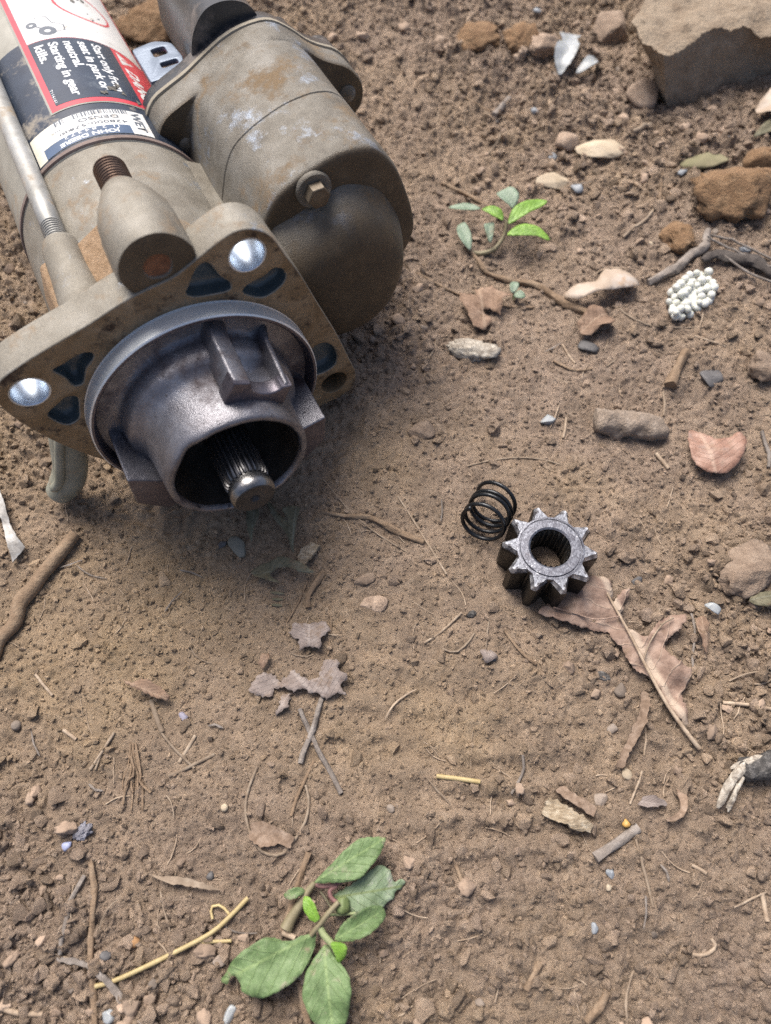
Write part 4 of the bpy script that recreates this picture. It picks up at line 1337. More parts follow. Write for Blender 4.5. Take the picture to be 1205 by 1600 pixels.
#@@LITTER
# ------------------------------------------------------------------ green plants
def leaf_part(parent, poly, b, t, m, name='leaf', **k):
    return ground_leaf(name, poly, b, t, m, parent=parent, **k)
def shift_children(root):
    """children were built in world millimetres: bring them under the thing's base"""
    for c in root.children: c.location = -root.location
Z7 = lambda pts: crop(3.544, 320, 1280, pts)
def stem_part(parent, pts, r, m, dz, name='stem', n=14):
    Q = np.array([at(*p, d) for p, d in zip(pts, dz)])
    zz = np.array([float(base(q[0], q[1])) + 2 + d for q, d in zip(Q, dz)])
    P = spline(np.c_[Q, zz], n)
    V, F = ftube(P, r, 8)
    return mk(name, V, F, m, parent, auto=60)
bp = at(500, 1455)
plant = empty('uprooted_seedling', (bp[0], bp[1], float(base(*bp))), 'uprooted seedling with five broad scarred green leaves lying on bare dirt', 'plant')
leaf_part(plant, Z7([(615, 350), (655, 300), (700, 255), (780, 170), (860, 112), (940, 100), (1000, 105), (985, 165), (955, 220), (915, 268), (870, 320), (800, 345), (700, 350)]), Z7([(605, 352)])[0], Z7([(1000, 105)])[0], M_LEAF, lift=4, arch=2, cup=1.5, wav=1.2, seed=1, res=1.4, dz=3)
leaf_part(plant, Z7([(705, 430), (750, 395), (820, 355), (900, 290), (960, 258), (1010, 270), (1032, 300), (1050, 345), (1085, 335), (1110, 345), (1085, 385), (1060, 400), (1040, 440), (1000, 470), (985, 485), (900, 510), (800, 512), (755, 470)]), Z7([(700, 435)])[0], Z7([(1090, 370)])[0], M_LEAF_PALE, lift=2, arch=3, cup=-1.2, wav=1.4, seed=2, res=1.4, rag=.35)
leaf_part(plant, Z7([(722, 665), (745, 610), (780, 560), (830, 520), (880, 490), (935, 474), (985, 482), (1002, 535), (960, 590), (905, 630), (850, 655), (790, 668)]), Z7([(715, 668)])[0], Z7([(990, 500)])[0], M_LEAF, lift=3, arch=3, cup=2.8, wav=1.6, seed=3, res=1.3, dz=3)
leaf_part(plant, Z7([(620, 622), (590, 630), (540, 640), (490, 668), (440, 665), (395, 650), (340, 650), (290, 680), (240, 710), (190, 755), (150, 800), (120, 850), (95, 890), (130, 910), (150, 870), (182, 862), (215, 900), (222, 940), (280, 965), (340, 970), (430, 930), (485, 895), (530, 860), (565, 815), (592, 765), (612, 700)]), Z7([(620, 622)])[0], Z7([(110, 890)])[0], M_LEAF, lift=3, arch=3, cup=2, wav=1.6, seed=4, res=1.5, dz=2)
leaf_part(plant, Z7([(668, 692), (630, 735), (600, 780), (570, 840), (558, 900), (552, 960), (565, 1010), (590, 1065), (612, 1105), (645, 1140), (700, 1170), (750, 1185), (780, 1130), (800, 1060), (812, 980), (815, 900), (800, 850), (770, 800), (730, 765), (700, 715)]), Z7([(660, 680)])[0], Z7([(720, 1190)])[0], M_LEAF, lift=3, arch=3, cup=2, wav=1.5, seed=5, res=1.5, dz=2)
leaf_part(plant, Z7([(555, 425), (580, 428), (605, 450), (628, 500), (642, 545), (618, 570), (590, 552), (565, 515), (552, 475)]), Z7([(640, 575)])[0], Z7([(555, 425)])[0], M_LEAF_BRIGHT, lift=3, arch=1, cup=1, wav=.4, seed=6, res=1, dz=5)
leaf_part(plant, Z7([(440, 418), (465, 395), (490, 380), (525, 374), (552, 385), (556, 405), (530, 425), (495, 440), (460, 440)]), Z7([(556, 398)])[0], Z7([(440, 418)])[0], M_LEAF, lift=2, arch=1.5, cup=.8, wav=.4, seed=7, res=1, dz=3)
leaf_part(plant, Z7([(700, 680), (740, 672), (788, 690), (790, 735), (765, 778), (742, 790), (728, 750), (712, 715)]), Z7([(690, 672)])[0], Z7([(755, 790)])[0], M_LEAF_BRIGHT, lift=3, arch=2, cup=1.8, wav=1.2, seed=8, res=1, dz=4)
stem_part(plant, Z7([(590, 640), (640, 580), (690, 515), (742, 458)]), .95, M_STEM, [5, 7, 8, 8])
stem_part(plant, Z7([(640, 600), (660, 640), (700, 685), (735, 720)]), 1.2, M_STEM_GREEN, [6, 6, 6, 6])
stem_part(plant, Z7([(450, 610), (480, 550), (530, 470), (575, 395), (610, 350)]), np.linspace(2.3, .9, 14), M_STEM, [2, 2, 3, 4, 5])
stem_part(plant, Z7([(615, 362), (660, 372), (720, 362), (760, 345)]), .85, M_STEM_PURPLE, [5, 5, 5, 5])
stem_part(plant, Z7([(735, 370), (698, 390), (695, 420), (715, 450), (740, 462)]), .8, M_STEM_PURPLE, [5, 5, 5, 5, 6])
stem_part(plant, Z7([(428, 630), (465, 642), (505, 660)]), 1.0, M_PALESTRAW, [2, 2, 3])
stem_part(plant, Z7([(690, 530), (760, 528), (835, 520)]), .45, M_STEM_GREEN, [4, 4, 4])
stem_part(plant, Z7([(640, 400), (670, 440), (700, 490), (735, 530)]), .4, M_LEAF_WILT, [3, 3, 3, 3], 'rootlet')
V, F = rock_shape(3, 31, .12, 2, 1.5, .9)
bq = at(*Z7([(762, 478)])[0], 7)
mk('bud', V * np.array([2.6, 2.9, 2.4]) + np.array([bq[0], bq[1], float(base(*bq)) + 7]), F, M_BUD, plant)
shift_children(plant)

Z2 = lambda pts: crop(2.1327, 640, 0, pts)
bp = at(*Z2([(215, 850)])[0])
sprig = empty('leafy_sprig', (bp[0], bp[1], float(base(*bp))), 'small sprig with bright narrow leaves on a bent stem, near the pale flat stones', 'plant')
for k, (poly, b, t, m, dz, td) in enumerate([
    ([(328, 748), (338, 715), (365, 697), (400, 685), (430, 680), (456, 684), (440, 702), (410, 715), (380, 730), (350, 745)], (326, 750), (456, 684), M_LEAF_BRIGHT, 12, 2),
    ([(325, 788), (345, 768), (372, 758), (405, 760), (432, 765), (470, 788), (455, 797), (420, 790), (380, 792)], (322, 786), (470, 790), M_LEAF_BRIGHT, 10, -2),
    ([(312, 738), (295, 735), (270, 728), (240, 705), (262, 700), (285, 705), (308, 718)], (316, 740), (240, 705), M_LEAF_BRIGHT, 12, 1),
    ([(345, 700), (330, 695), (300, 678), (288, 658), (310, 645), (330, 640), (350, 650), (362, 672)], (348, 702), (300, 648), M_LEAF_BLUE, 13, 2),
    ([(130, 695), (160, 690), (190, 688), (235, 698), (215, 710), (180, 714), (150, 708)], (238, 700), (130, 695), M_LEAF_BLUE, 8, 0),
    ([(160, 765), (180, 756), (197, 780), (206, 810), (203, 838), (185, 830), (165, 810), (156, 785)], (205, 842), (165, 758), M_LEAF_BLUE, 5, 2),
    ([(245, 768), (260, 756), (277, 756), (279, 785), (270, 812), (255, 795)], (268, 814), (262, 755), M_LEAF_BLUE, 7, 2)]):
    leaf_part(sprig, Z2(poly), Z2([b])[0], Z2([t])[0], m, lift=1, arch=1.5, cup=1.2, wav=.4, rag=.06, seed=40 + k, res=1.2, dz=dz, tip_dz=td)
stem_part(sprig, Z2([(205, 842), (240, 845), (285, 828), (315, 785), (322, 745), (318, 735)]), np.linspace(1.5, .9, 16), M_STEM, [1, 2, 4, 7, 11, 12], n=16)
shift_children(sprig)
bp = at(805, 455)
tiny = empty('tiny_seedling', (bp[0], bp[1], float(base(*bp))), 'tiny two-leaf green seedling beside the long thin twig', 'plant')
for k, (poly, b, t) in enumerate([([(797, 446), (803, 441), (810, 445), (808, 455), (800, 459), (796, 453)], (803, 458), (804, 441)), ([(803, 461), (812, 457), (821, 464), (815, 470), (806, 468)], (803, 462), (821, 465))]):
    leaf_part(tiny, poly, b, t, M_LEAF_BLUE, lift=1, arch=.8, cup=.5, wav=.2, rag=.03, seed=60 + k, res=1.0, dz=3)
stem_part(tiny, [(803, 468), (803, 462), (803, 457)], .5, M_STEM_GREEN, [0, 1.5, 3], n=6)
shift_children(tiny)

# ------------------------------------------------------------------ stones, clods and chips set down by hand
def stone(name, px, size, m, label, cat, seed=1, rot=0.0, sub=4, rough=.25, cuts=7, cut=.62, freq=1.3, small=.03, sink=.3, tilt=0.0, smooth=True, group=None):
    x, y = at(*px)
    V, F = rock_shape(sub, seed, rough, cuts, freq, cut, small)
    V = V / np.abs(V).max(0) * np.array(size) / 2
    ca, sa_ = math.cos(tilt), math.sin(tilt)
    V = V @ np.array([[1, 0, 0], [0, ca, sa_], [0, -sa_, ca]])
    c, s_ = math.cos(rot), math.sin(rot)
    V = V @ np.array([[c, s_, 0], [-s_, c, 0], [0, 0, 1]])
    z0 = hmean(x, y, .35 * max(size[0], size[1]))
    V[:, 2] += size[2] * (.5 - sink)
    o = mk(name, V, F, m, loc=(x, y, z0), auto=None if smooth else 30)
    return tag(o, label, cat, group)
def bits(rows, name, m, cat, label_of, **k):
    for i, (px, size, lab) in enumerate(rows): stone(name, px, size, m, lab, cat, seed=200 + i * 7 + len(name), rot=i * 1.3, **k)

# the big rock: a slab with a pale broken top and a dark undercut face
def boulder():
    zt = 33
    pairs = [((985, 35), (1036, 120)), ((1000, 62), (1041, 142)), ((1038, 86), (1048, 166)), ((1075, 68), (1088, 154)), ((1104, 54), (1128, 137)), ((1165, 40), (1180, 122)), ((1225, 46), (1240, 104)), ((1330, 40), (1330, 90)), ((1340, -60), (1330, 0)), ((1180, -70), (1180, 10)), ((1040, -50), (1050, 60))]
    def dense(P, k=9):
        out = []
        for i in range(len(P)):
            for q in range(k): out.append(P[i] + (P[(i + 1) % len(P)] - P[i]) * q / k)
        return np.array(out)
    T = dense(smooth_closed(np.array([at(*a, zt) for a, b in pairs]), 1))
    B = dense(smooth_closed(np.array([at(*b, 0) for a, b in pairs]), 1))
    ctr = T.mean(0)
    n = len(T)
    def wob(P, z, a):
        d = P - ctr; d = d / np.linalg.norm(d, axis=1)[:, None]
        Q = np.c_[P, np.full(len(P), z)]
        return P + d * (a * fbm3(Q, .045, 83, 5))[:, None]
    z0 = float(base(*at(1090, 150))) + 1.5
    poly = wob(T, zt, 3.0)
    V2, F = sheet(poly, 3.2)
    edge = np.array([np.min(np.linalg.norm(poly[::2] - p, axis=1)) for p in V2])
    Zt = zt + 3.2 * fbm2(V2[:, 0] / 18., V2[:, 1] / 18., 81, 5, .6) - 1.2 * np.exp(-edge / 2.0)
    V = [np.c_[V2, Zt]]
    F = list(F)
    idx0 = list(range(n))
    bi = len(V2)
    ze = Zt[:n]
    for k, f in enumerate(np.linspace(.03, 1, 18)):
        q = wob(T + (B - T) * f ** .9, zt * (1 - f), 3.0 if k < 1 else 4.2)
        z = ze * (1 - f) - 5 * f
        V.append(np.c_[q, z])
        cur = [bi + k * n + j for j in range(n)]
        F += [(idx0[j], cur[j], cur[(j + 1) % n], idx0[(j + 1) % n]) for j in range(n)]
        idx0 = cur
    V = np.concatenate(V)
    V[:, :2] -= ctr
    o = fix_normals(mk('broken_rock', V, F, M_ROCK, loc=(ctr[0], ctr[1], z0), auto=42))
    tag(o, 'large broken slab of pale sandy rock resting on the dirt', 'rock')
boulder()
stone('fibrous_clod', (1142, 312), (52, 40, 26), M_RUSTCLOD, 'fibrous orange-brown clod in front of the broken rock slab', 'clod', 11, .2, 4, .3, 4, .8, 1.8, .1, .25)
stone('clay_lump', (1062, 372), (20, 24, 11), M_RUSTCLOD, 'low rusty clay lump beside the dark shredded bark', 'clod', 12, .6, 4, .3, 3, .8, 2, .1, .35)
stone('earth_clod', (1172, 893), (34, 24, 18), M_CLOD, 'big brown earth clod with pale root hairs, above the curled straw', 'clod', 13, .5, 4, .28, 6, .7, 1.6, .08, .3)
stone('earth_clod', (1188, 572), (22, 19, 12), M_CLOD, 'angular brown earth clod beyond the reddish leaf', 'clod', 14, 1.0, 4, .28, 7, .6, 1.6, .07, .25)
stone('earth_clod', (1192, 258), (26, 24, 15), M_RUSTCLOD, 'brown clod behind the fibrous orange clod', 'clod', 15, .8, 3, .28, 6, .7, 1.6, .08, .25)
stone('pale_stone', (938, 236), (30, 17, 7), M_PALESTONE, 'flat cream stone with dark specks, widest of the pale stones', 'stone', 21, -.1, 4, .14, 9, .72, 1.2, .03, .25)
stone('pale_stone', (866, 286), (22, 14, 6), M_PALESTONE, 'triangular tan stone lying beside a pale blue chip', 'stone', 22, .1, 4, .18, 9, .55, 1.2, .03, .3)
stone('brown_stone', (885, 226), (15, 13, 10), M_CLOD, 'rounded brown stone touching the flat cream stone', 'stone', 23, .4, 3, .2, 6, .7)
stone('brown_stone', (1005, 155), (26, 20, 14), M_CLOD, 'sloping brown stone tucked against the rock slab', 'stone', 24, .7, 3, .2, 7, .6)
stone('blue_chip', (903, 294), (8, 9, 4), M_BLUECHIP, 'pale blue chip beside the triangular tan stone', 'chip', 25, .5, 3, .15, 9, .5)
stone('blue_chip', (837, 177), (6, 6, 4), M_BLUECHIP, 'small pale blue chip on open dirt far from the stones', 'chip', 26, .2, 2, .15, 8, .5)
stone('blue_chip', (1063, 275), (6, 5, 3), M_BLUECHIP, 'pale blue chip in front of the mossy green stone', 'chip', 27, .9, 2, .15, 8, .5)
stone('blue_chip', (862, 243), (7, 6, 4), M_BLUECHIP, 'dull blue chip between the cream stone and the tan stone', 'chip', 28, .1, 2, .15, 8, .5)
stone('blue_chip', (1165, 390), (7, 6, 4), M_BLUECHIP, 'blue-grey chip lying behind the dark shredded bark', 'chip', 29, .1, 2, .15, 8, .5)
stone('blue_chip', (840, 23), (7, 5, 4), M_BLUECHIP, 'pale blue chip nearest the far edge of the dirt', 'chip', 30, .1, 2, .15, 8, .5)
stone('mossy_stone', (1098, 255), (30, 14, 6), mat('mossy_tan', [(.3, (.15, .145, .075)), (.7, (.27, .235, .15))], 120, .95), 'flat mossy tan stone behind the fibrous orange clod', 'stone', 31, .1, 3, .2, 6, .7)
stone('grey_stone', (372, 852), (8.55, 11.4, 3.8), M_GREYSTONE, 'smooth greenish grey stone below the splined shaft', 'stone', 32, .3, 3, .12, 8, .6)
stone('slate_chip', (345, 850), (5.4, 3.6, 1.8), M_SLATE, 'dark slate chip beside the smooth grey stone', 'chip', 33, .1, 2, .15, 8, .5)
stone('slate_chip', (998, 906), (6, 4.2, 2.4), M_SLATE, 'dark slate chip behind the lobed tan leaf', 'chip', 34, .2, 3, .15, 8, .55)
stone('charcoal_crumb', (736, 958), (5.4, 3, 2.4), M_CHAR, 'black charcoal crumb on dirt below the pinion gear', 'charcoal', 35, .3, 3, .3, 5, .7)
stone('charcoal_crumb', (942, 1056), (7.2, 4.2, 1.8), M_CHAR, 'flat black charcoal smear beside the lobed tan leaf', 'charcoal', 36, -.2, 3, .3, 5, .7)
stone('grey_stone', (970, 1078), (5.4, 6, 3.6), M_PEBBLE, 'grey stone under the edge of the lobed tan leaf', 'stone', 37, .3, 3, .15, 9, .6)
stone('flat_pebble', (958, 1138), (4.8, 3.6, 2.4), M_PEBBLE, 'smooth oval pebble below the lobed tan leaf', 'pebble', 38, .5, 3, .1, 2, .9)
stone('round_pebble', (24, 1133), (4.2, 4.2, 3.6), M_PEBBLE, 'single round grey pebble on packed tan dirt', 'pebble', 39, .5, 3, .06, 0, .9)
stone('round_pebble', (351, 1262), (3, 3, 2.4), M_PALESTONE, 'tiny cream pebble beside the looped dry stalk', 'pebble', 40, .5, 3, .06, 0, .9)
stone('flat_pebble', (345, 1501), (6, 4.2, 1.8), M_PEBBLE, 'flat grey pebble beyond the tip of the largest green leaf', 'pebble', 41, .1, 3, .1, 5, .8)
stone('white_pebble', (955, 1365), (3.06, 4.32, 2.55), M_BLUECHIP, 'bluish white pebble on loose dirt near a thin straw', 'pebble', 42, .3, 3, .2, 7, .65)
stone('white_pebble', (951, 1387), (2.55, 2.40, 2.04), M_PALESTONE, 'small off-white pebble touching the bluish white pebble', 'pebble', 43, .3, 3, .2, 7, .65)
stone('white_pebble', (928, 1450), (3.06, 3.84, 2.55), M_BLUECHIP, 'pale blue pebble among small crumbs with no straw near', 'pebble', 44, .3, 3, .2, 7, .65)
stone('brown_stone', (582, 940), (13.6, 8.8, 3.2), M_CLOD, 'flat embedded brown stone between shaft and pinion gear', 'stone', 45, .1, 3, .15, 7, .6, sink=.45)
stone('brown_stone', (570, 905), (10.4, 6.4, 3.2), M_CLOD, 'small embedded brown stone beyond the flat one', 'stone', 46, .4, 3, .15, 7, .6, sink=.45)
stone('flint_chip', (858, 655), (9, 6, 4), M_SHELL, 'white flint chip between bark piece and mud roll', 'chip', 47, .2, 3, .2, 8, .5)
stone('slate_chip', (1110, 590), (13, 11, 3), M_SLATE, 'flat dark slate chip beyond the mud roll', 'chip', 48, .3, 3, .15, 8, .6)
stone('slate_chip', (925, 542), (14, 8, 3), M_SLATE, 'curled dark grey chip below the torn brown leaf', 'chip', 49, -.3, 3, .2, 6, .6)
stone('pale_stone', (660, 672), (14, 10, 5), M_CLOD, 'buff stone on crumbly dirt beside the flange', 'stone', 50, .4, 3, .15, 7, .6)
stone('grey_stone', (765, 1025), (7.2, 5.4, 1.8), M_SLATE, 'thin grey flake of stone below the pinion gear', 'stone', 51, .4, 3, .15, 9, .6)
stone('grey_stone', (940, 1248), (6.6, 5.4, 2.4), M_PEBBLE, 'greyish pebble beside the rotten wood chip', 'stone', 52, .4, 3, .12, 4, .8)
stone('flat_pebble', (980, 1210), (4.2, 4.8, 2.4), M_PALESTONE, 'greenish cream pebble beyond the rotten wood chip', 'pebble', 53, .4, 3, .1, 2, .9)
stone('ash_lump', (128, 1300), (10.2, 6.6, 4.2), M_ASH, 'fuzzy blue-grey ash lump on the dirt', 'ash', 54, .5, 4, .4, 2, .9, 2.4, .2)
stone('blue_chip', (104, 1322), (4.2, 3.6, 2.4), mat('blue_violet_chip', [(.3, (.26, .29, .45)), (.7, (.42, .45, .62))], 200, .6), 'violet-blue chip touching the fuzzy ash lump', 'chip', 55, .5, 2, .2, 6, .6)
stone('blue_chip', (284, 1118), (3.6, 4.8, 1.8), mat('dull_violet_chip', [(.3, (.20, .19, .24)), (.7, (.30, .29, .36))], 200, .7), 'dull violet chip below the dead brown leaf scrap', 'chip', 56, .5, 2, .2, 6, .6)
stone('white_crumb', (360, 1585), (3.6, 7.2, 2.4), M_SHELL, 'white splinter-shaped crumb beside the largest green leaf', 'crumb', 57, -.5, 3, .2, 6, .6)
stone('white_crumb', (170, 1590), (5.4, 4.8, 3), M_SHELL, 'white crumb beside a pale pebble near the dark flat stick', 'crumb', 58, .5, 3, .2, 6, .6)
stone('yellow_crumb', (978, 1287), (3, 3.6, 2.4), mat('amber', [(.3, (.40, .22, .05)), (.7, (.55, .34, .10))], 200, .5), 'amber yellow crumb above the short dark stick', 'crumb', 59, .5, 2, .2, 4, .7)
stone('orange_crumb', (209, 1470), (4.8, 4.8, 3), mat('orange_clay', [(.3, (.30, .16, .07)), (.7, (.40, .24, .12))], 200, .9), 'orange clay crumb beside the long yellow straw', 'crumb', 60, .5, 2, .2, 4, .7)
stone('orange_clod', (745, 62), (34, 26, 12), M_RUSTCLOD, 'orange clay clod on the dirt behind the solenoid casting', 'clod', 61, .5, 4, .3, 4, .7, 1.8, .1)
stone('orange_clod', (812, 76), (26, 24, 14), M_RUSTCLOD, 'orange-streaked clod beside the white shell', 'clod', 62, 1.5, 4, .3, 5, .7, 1.8, .1)
stone('earth_clod', (850, 80), (26, 24, 16), M_CLOD, 'dark brown clod just behind the white shell', 'clod', 63, .5, 4, .25, 7, .65, 1.6, .06)
stone('earth_clod', (245, 52), (60, 40, 24), M_RUSTCLOD, 'sandy clod between warning sticker and black plastic tower', 'clod', 64, .5, 4, .3, 6, .7, 1.8, .08)
stone('earth_clod', (955, 50), (30, 24, 16), M_CLOD, 'brown clod between the white shell and the rock slab', 'clod', 65, .9, 4, .25, 7, .65, 1.6, .06)

# foam cluster
bp = at(1078, 468)
zf = float(base(*bp)) + 1.5
foam = empty('foam_cluster', (bp[0], bp[1], zf), 'cluster of white foam beads stuck together on dirt', 'foam')
fr = np.random.default_rng(17)
fv, ff = ico(3)
bead0 = None
spots_ = []
tries = 0
out_ = np.array([at(*p) for p in crop(2.1327, 640, 380, [(860, 175), (885, 150), (900, 130), (930, 105), (985, 100), (1008, 125), (1010, 180), (985, 215), (950, 235), (880, 262), (860, 230)])])
def inside(p, poly):
    c = False
    for k in range(len(poly)):
        a, b = poly[k], poly[(k + 1) % len(poly)]
        if (a[1] > p[1]) != (b[1] > p[1]) and p[0] < (b[0] - a[0]) * (p[1] - a[1]) / (b[1] - a[1]) + a[0]: c = not c
    return c
while len(spots_) < 62 and tries < 9000:
    tries += 1
    p = np.array([fr.uniform(out_[:, 0].min(), out_[:, 0].max()), fr.uniform(out_[:, 1].min(), out_[:, 1].max())])
    if not inside(p, out_): continue
    lay = 0 if len(spots_) < 36 else 1
    q = np.array([p[0] - bp[0], p[1] - bp[1], 1.6 + 2.6 * lay + fr.uniform(-.4, .6)])
    if all(np.linalg.norm(q - o_[:3]) > 2.75 for o_ in spots_): spots_.append([*q, fr.uniform(1.75, 2.5)])
for k, q in enumerate(spots_):
    if bead0 is None:
        bead0 = mk('bead', fv * (1 + .06 * fbm3(fv, 1.5, 3, 2))[:, None], ff, M_FOAM, foam)
        o = bead0
    else:
        o = bead0.copy(); COL.objects.link(o); o.parent = foam
    o.location = [c * MM for c in q[:3]]
    o.scale = (q[3] * fr.uniform(.85, 1.1), q[3] * fr.uniform(.85, 1.1), q[3] * fr.uniform(.8, 1))
    o.rotation_euler = (k, k * 1.7, k * .6)

cv, cf = rock_shape(3, 77, .2, 3, 1.6, .8)
cxy = out_.mean(0) - bp
mk('bead_core', cv * np.array([8.5, 8.5, 2.6]) + np.array([cxy[0], cxy[1], 1.6]), cf, M_FOAM, foam)

# ------------------------------------------------------------------ dead leaves and flat scraps
Z4 = lambda pts: crop(2.1327, 640, 380, pts)
Z5 = lambda pts: crop(2.1327, 640, 780, pts)
Z6 = lambda pts: crop(1.8828, 0, 740, pts)
Z8 = lambda pts: crop(1.8828, 0, 1180, pts)
Z9 = lambda pts: crop(2.1327, 640, 1180, pts)
def scrap(name, pts, b, tip, m, label, cat='dead leaf', **k):
    return tag(ground_leaf(name, pts, b, tip, m, **k), label, cat)
# lobed leaf with its midrib as a part
bp = at(*Z5([(660, 440)])[0])
lob = empty('lobed_dead_leaf', (bp[0], bp[1], float(base(*bp))), 'large lobed tan dead leaf lying partly under the pinion gear', 'dead leaf')
leaf_part(lob, Z5([(425, 380), (460, 345), (500, 318), (550, 285), (600, 262), (650, 268), (668, 300), (668, 350), (690, 325), (728, 300), (722, 340), (700, 385), (715, 425), (745, 452), (785, 465), (800, 440), (825, 408), (865, 394), (905, 396), (895, 435), (870, 455), (845, 482), (840, 510), (862, 535), (900, 560), (925, 580), (920, 620), (905, 655), (915, 710), (925, 770), (900, 745), (870, 715), (848, 688), (830, 650), (805, 612), (780, 590), (745, 572), (715, 530), (700, 500), (668, 468), (655, 448), (600, 438), (540, 425), (480, 402)]),
          Z5([(940, 800)])[0], Z5([(640, 275)])[0], M_LEAF_TAN, lift=2.2, arch=1.5, cup=1.0, wav=2.6, rag=.5, seed=71, res=1.5)
def rib_line(parent, pts, r, m, dz, name='midrib'):
    return stem_part(parent, pts, r, m, dz, name, 18)
rib_line(lob, Z5([(640, 280), (690, 370), (740, 460), (790, 560), (850, 670), (900, 745), (945, 805), (965, 830)]), np.linspace(.45, .95, 18), M_PALESTRAW, [3.6, 4.4, 5, 5, 4.6, 3.6, 2.4, 1])
rib_line(lob, Z5([(780, 535), (800, 480), (840, 420), (880, 395)]), .35, M_PALESTRAW, [4.6, 5, 5, 5], 'side_rib')
rib_line(lob, Z5([(700, 390), (620, 400), (550, 380), (480, 360)]), .32, M_LEAF_TAN, [4.8, 4.8, 4.6, 4.4], 'side_rib')
shift_children(lob)
scrap('dead_leaf', Z4([(922, 640), (940, 630), (965, 640), (985, 655), (1002, 668), (1030, 668), (1060, 660), (1085, 645), (1105, 680), (1092, 725), (1070, 760), (1045, 778), (1000, 780), (960, 772), (935, 745), (922, 700)]), Z4([(1010, 790)])[0], Z4([(960, 630)])[0], M_LEAF_RUST, 'reddish brown leaf with glossy patch, near the mud roll', lift=3, arch=2, cup=2, wav=1.6, rag=.25, seed=72)
scrap('dead_leaf', Z4([(165, 190), (200, 185), (225, 200), (215, 160), (270, 155), (300, 185), (340, 205), (305, 215), (300, 255), (265, 230), (240, 240), (275, 270), (250, 300), (210, 295), (190, 250), (165, 215)]), Z4([(250, 300)])[0], Z4([(230, 160)])[0], M_LEAF_BROWN, 'crumpled brown leaf scrap beside the thin twig fork', lift=3, arch=2, cup=2, wav=2.2, rag=.5, seed=73, smooth_edge=False)
scrap('dead_leaf', Z4([(555, 280), (585, 245), (610, 225), (650, 235), (680, 270), (670, 295), (630, 300), (600, 320), (570, 315)]), Z4([(560, 310)])[0], Z4([(660, 240)])[0], M_LEAF_BROWN, 'torn brown leaf in front of the curled pale skin', lift=2.5, arch=2, cup=2, wav=2, rag=.4, seed=74, smooth_edge=False)
scrap('leaf_skin', Z4([(510, 190), (535, 170), (570, 165), (608, 160), (625, 135), (645, 115), (690, 108), (735, 130), (760, 153), (735, 170), (700, 180), (655, 188), (600, 202), (550, 210)]), Z4([(510, 195)])[0], Z4([(760, 153)])[0], M_PARCH, 'curled pale translucent skin at the end of the twig', 'skin', lift=4, arch=5, cup=-2, wav=1, rag=.1, seed=75)
scrap('leaf_fragment', Z6([(735, 640), (750, 605), (775, 585), (805, 590), (828, 615), (846, 592), (868, 578), (890, 600), (908, 612), (935, 605), (948, 575), (952, 552), (975, 545), (1000, 560), (990, 575), (1018, 590), (1020, 612), (1000, 625), (1020, 652), (985, 650), (960, 668), (940, 645), (915, 650), (890, 632), (868, 645), (838, 628), (810, 632), (795, 658), (760, 655)]), Z6([(940, 668)])[0], Z6([(860, 580)])[0], M_LEAF_GREY, 'ragged lilac-grey leaf fragment, widest of the grey scraps', lift=1.0, arch=.8, cup=.6, wav=1.1, rag=.7, seed=76, smooth_edge=False, res=1.6)
scrap('leaf_fragment', Z6([(810, 712), (822, 680), (832, 652), (858, 646), (850, 668), (852, 692), (830, 700)]), Z6([(812, 712)])[0], Z6([(850, 648)])[0], M_LEAF_GREY, 'narrow grey leaf fragment hanging below the widest grey scrap', lift=1.0, arch=.8, cup=.6, wav=1.1, rag=.7, seed=77, smooth_edge=False, res=1.5)
scrap('leaf_fragment', Z6([(850, 470), (862, 440), (905, 442), (955, 435), (972, 462), (950, 480), (940, 518), (905, 512), (878, 520), (880, 490)]), Z6([(910, 520)])[0], Z6([(910, 438)])[0], M_LEAF_GREY, 'square grey leaf fragment with a thin stalk beside it', lift=1.0, arch=.8, cup=.6, wav=1.1, rag=.7, seed=78, smooth_edge=False, res=1.6)
scrap('leaf_fragment', Z6([(760, 560), (775, 530), (795, 530), (790, 560), (775, 580)]), Z6([(770, 580)])[0], Z6([(785, 530)])[0], M_LEAF_BROWN, 'small tan leaf fragment beyond the widest grey scrap', lift=1.5, arch=1, cup=.6, wav=1, rag=.4, seed=79, smooth_edge=False, res=1.5)
scrap('dead_leaf', Z6([(365, 610), (400, 618), (440, 610), (475, 630), (502, 655), (498, 670), (460, 662), (425, 645), (395, 635)]), Z6([(365, 612)])[0], Z6([(500, 668)])[0], M_LEAF_BROWN, 'dead brown leaf scrap alone on packed tan dirt', lift=2, arch=2, cup=1.2, wav=1.2, rag=.4, seed=80, smooth_edge=False, res=1.6)
scrap('wilted_leaf', Z6([(785, 80), (800, 95), (825, 130), (848, 150), (862, 190), (868, 235), (858, 225), (845, 185), (815, 150), (795, 115)]), Z6([(785, 80)])[0], Z6([(866, 235)])[0], M_LEAF_WILT, 'narrow wilted green leaf just below the splined shaft', 'wilted leaf', lift=2.5, arch=2, cup=2, wav=1, rag=.2, seed=81, res=1.3)
scrap('wilted_leaf', Z6([(835, 120), (860, 105), (885, 110), (880, 140), (872, 180), (862, 225), (852, 190), (850, 150)]), Z6([(875, 105)])[0], Z6([(862, 228)])[0], M_LEAF_WILT, 'broad wilted grey-green leaf against the rotten wood sliver', 'wilted leaf', lift=3, arch=2, cup=2, wav=1, rag=.2, seed=82, res=1.3)
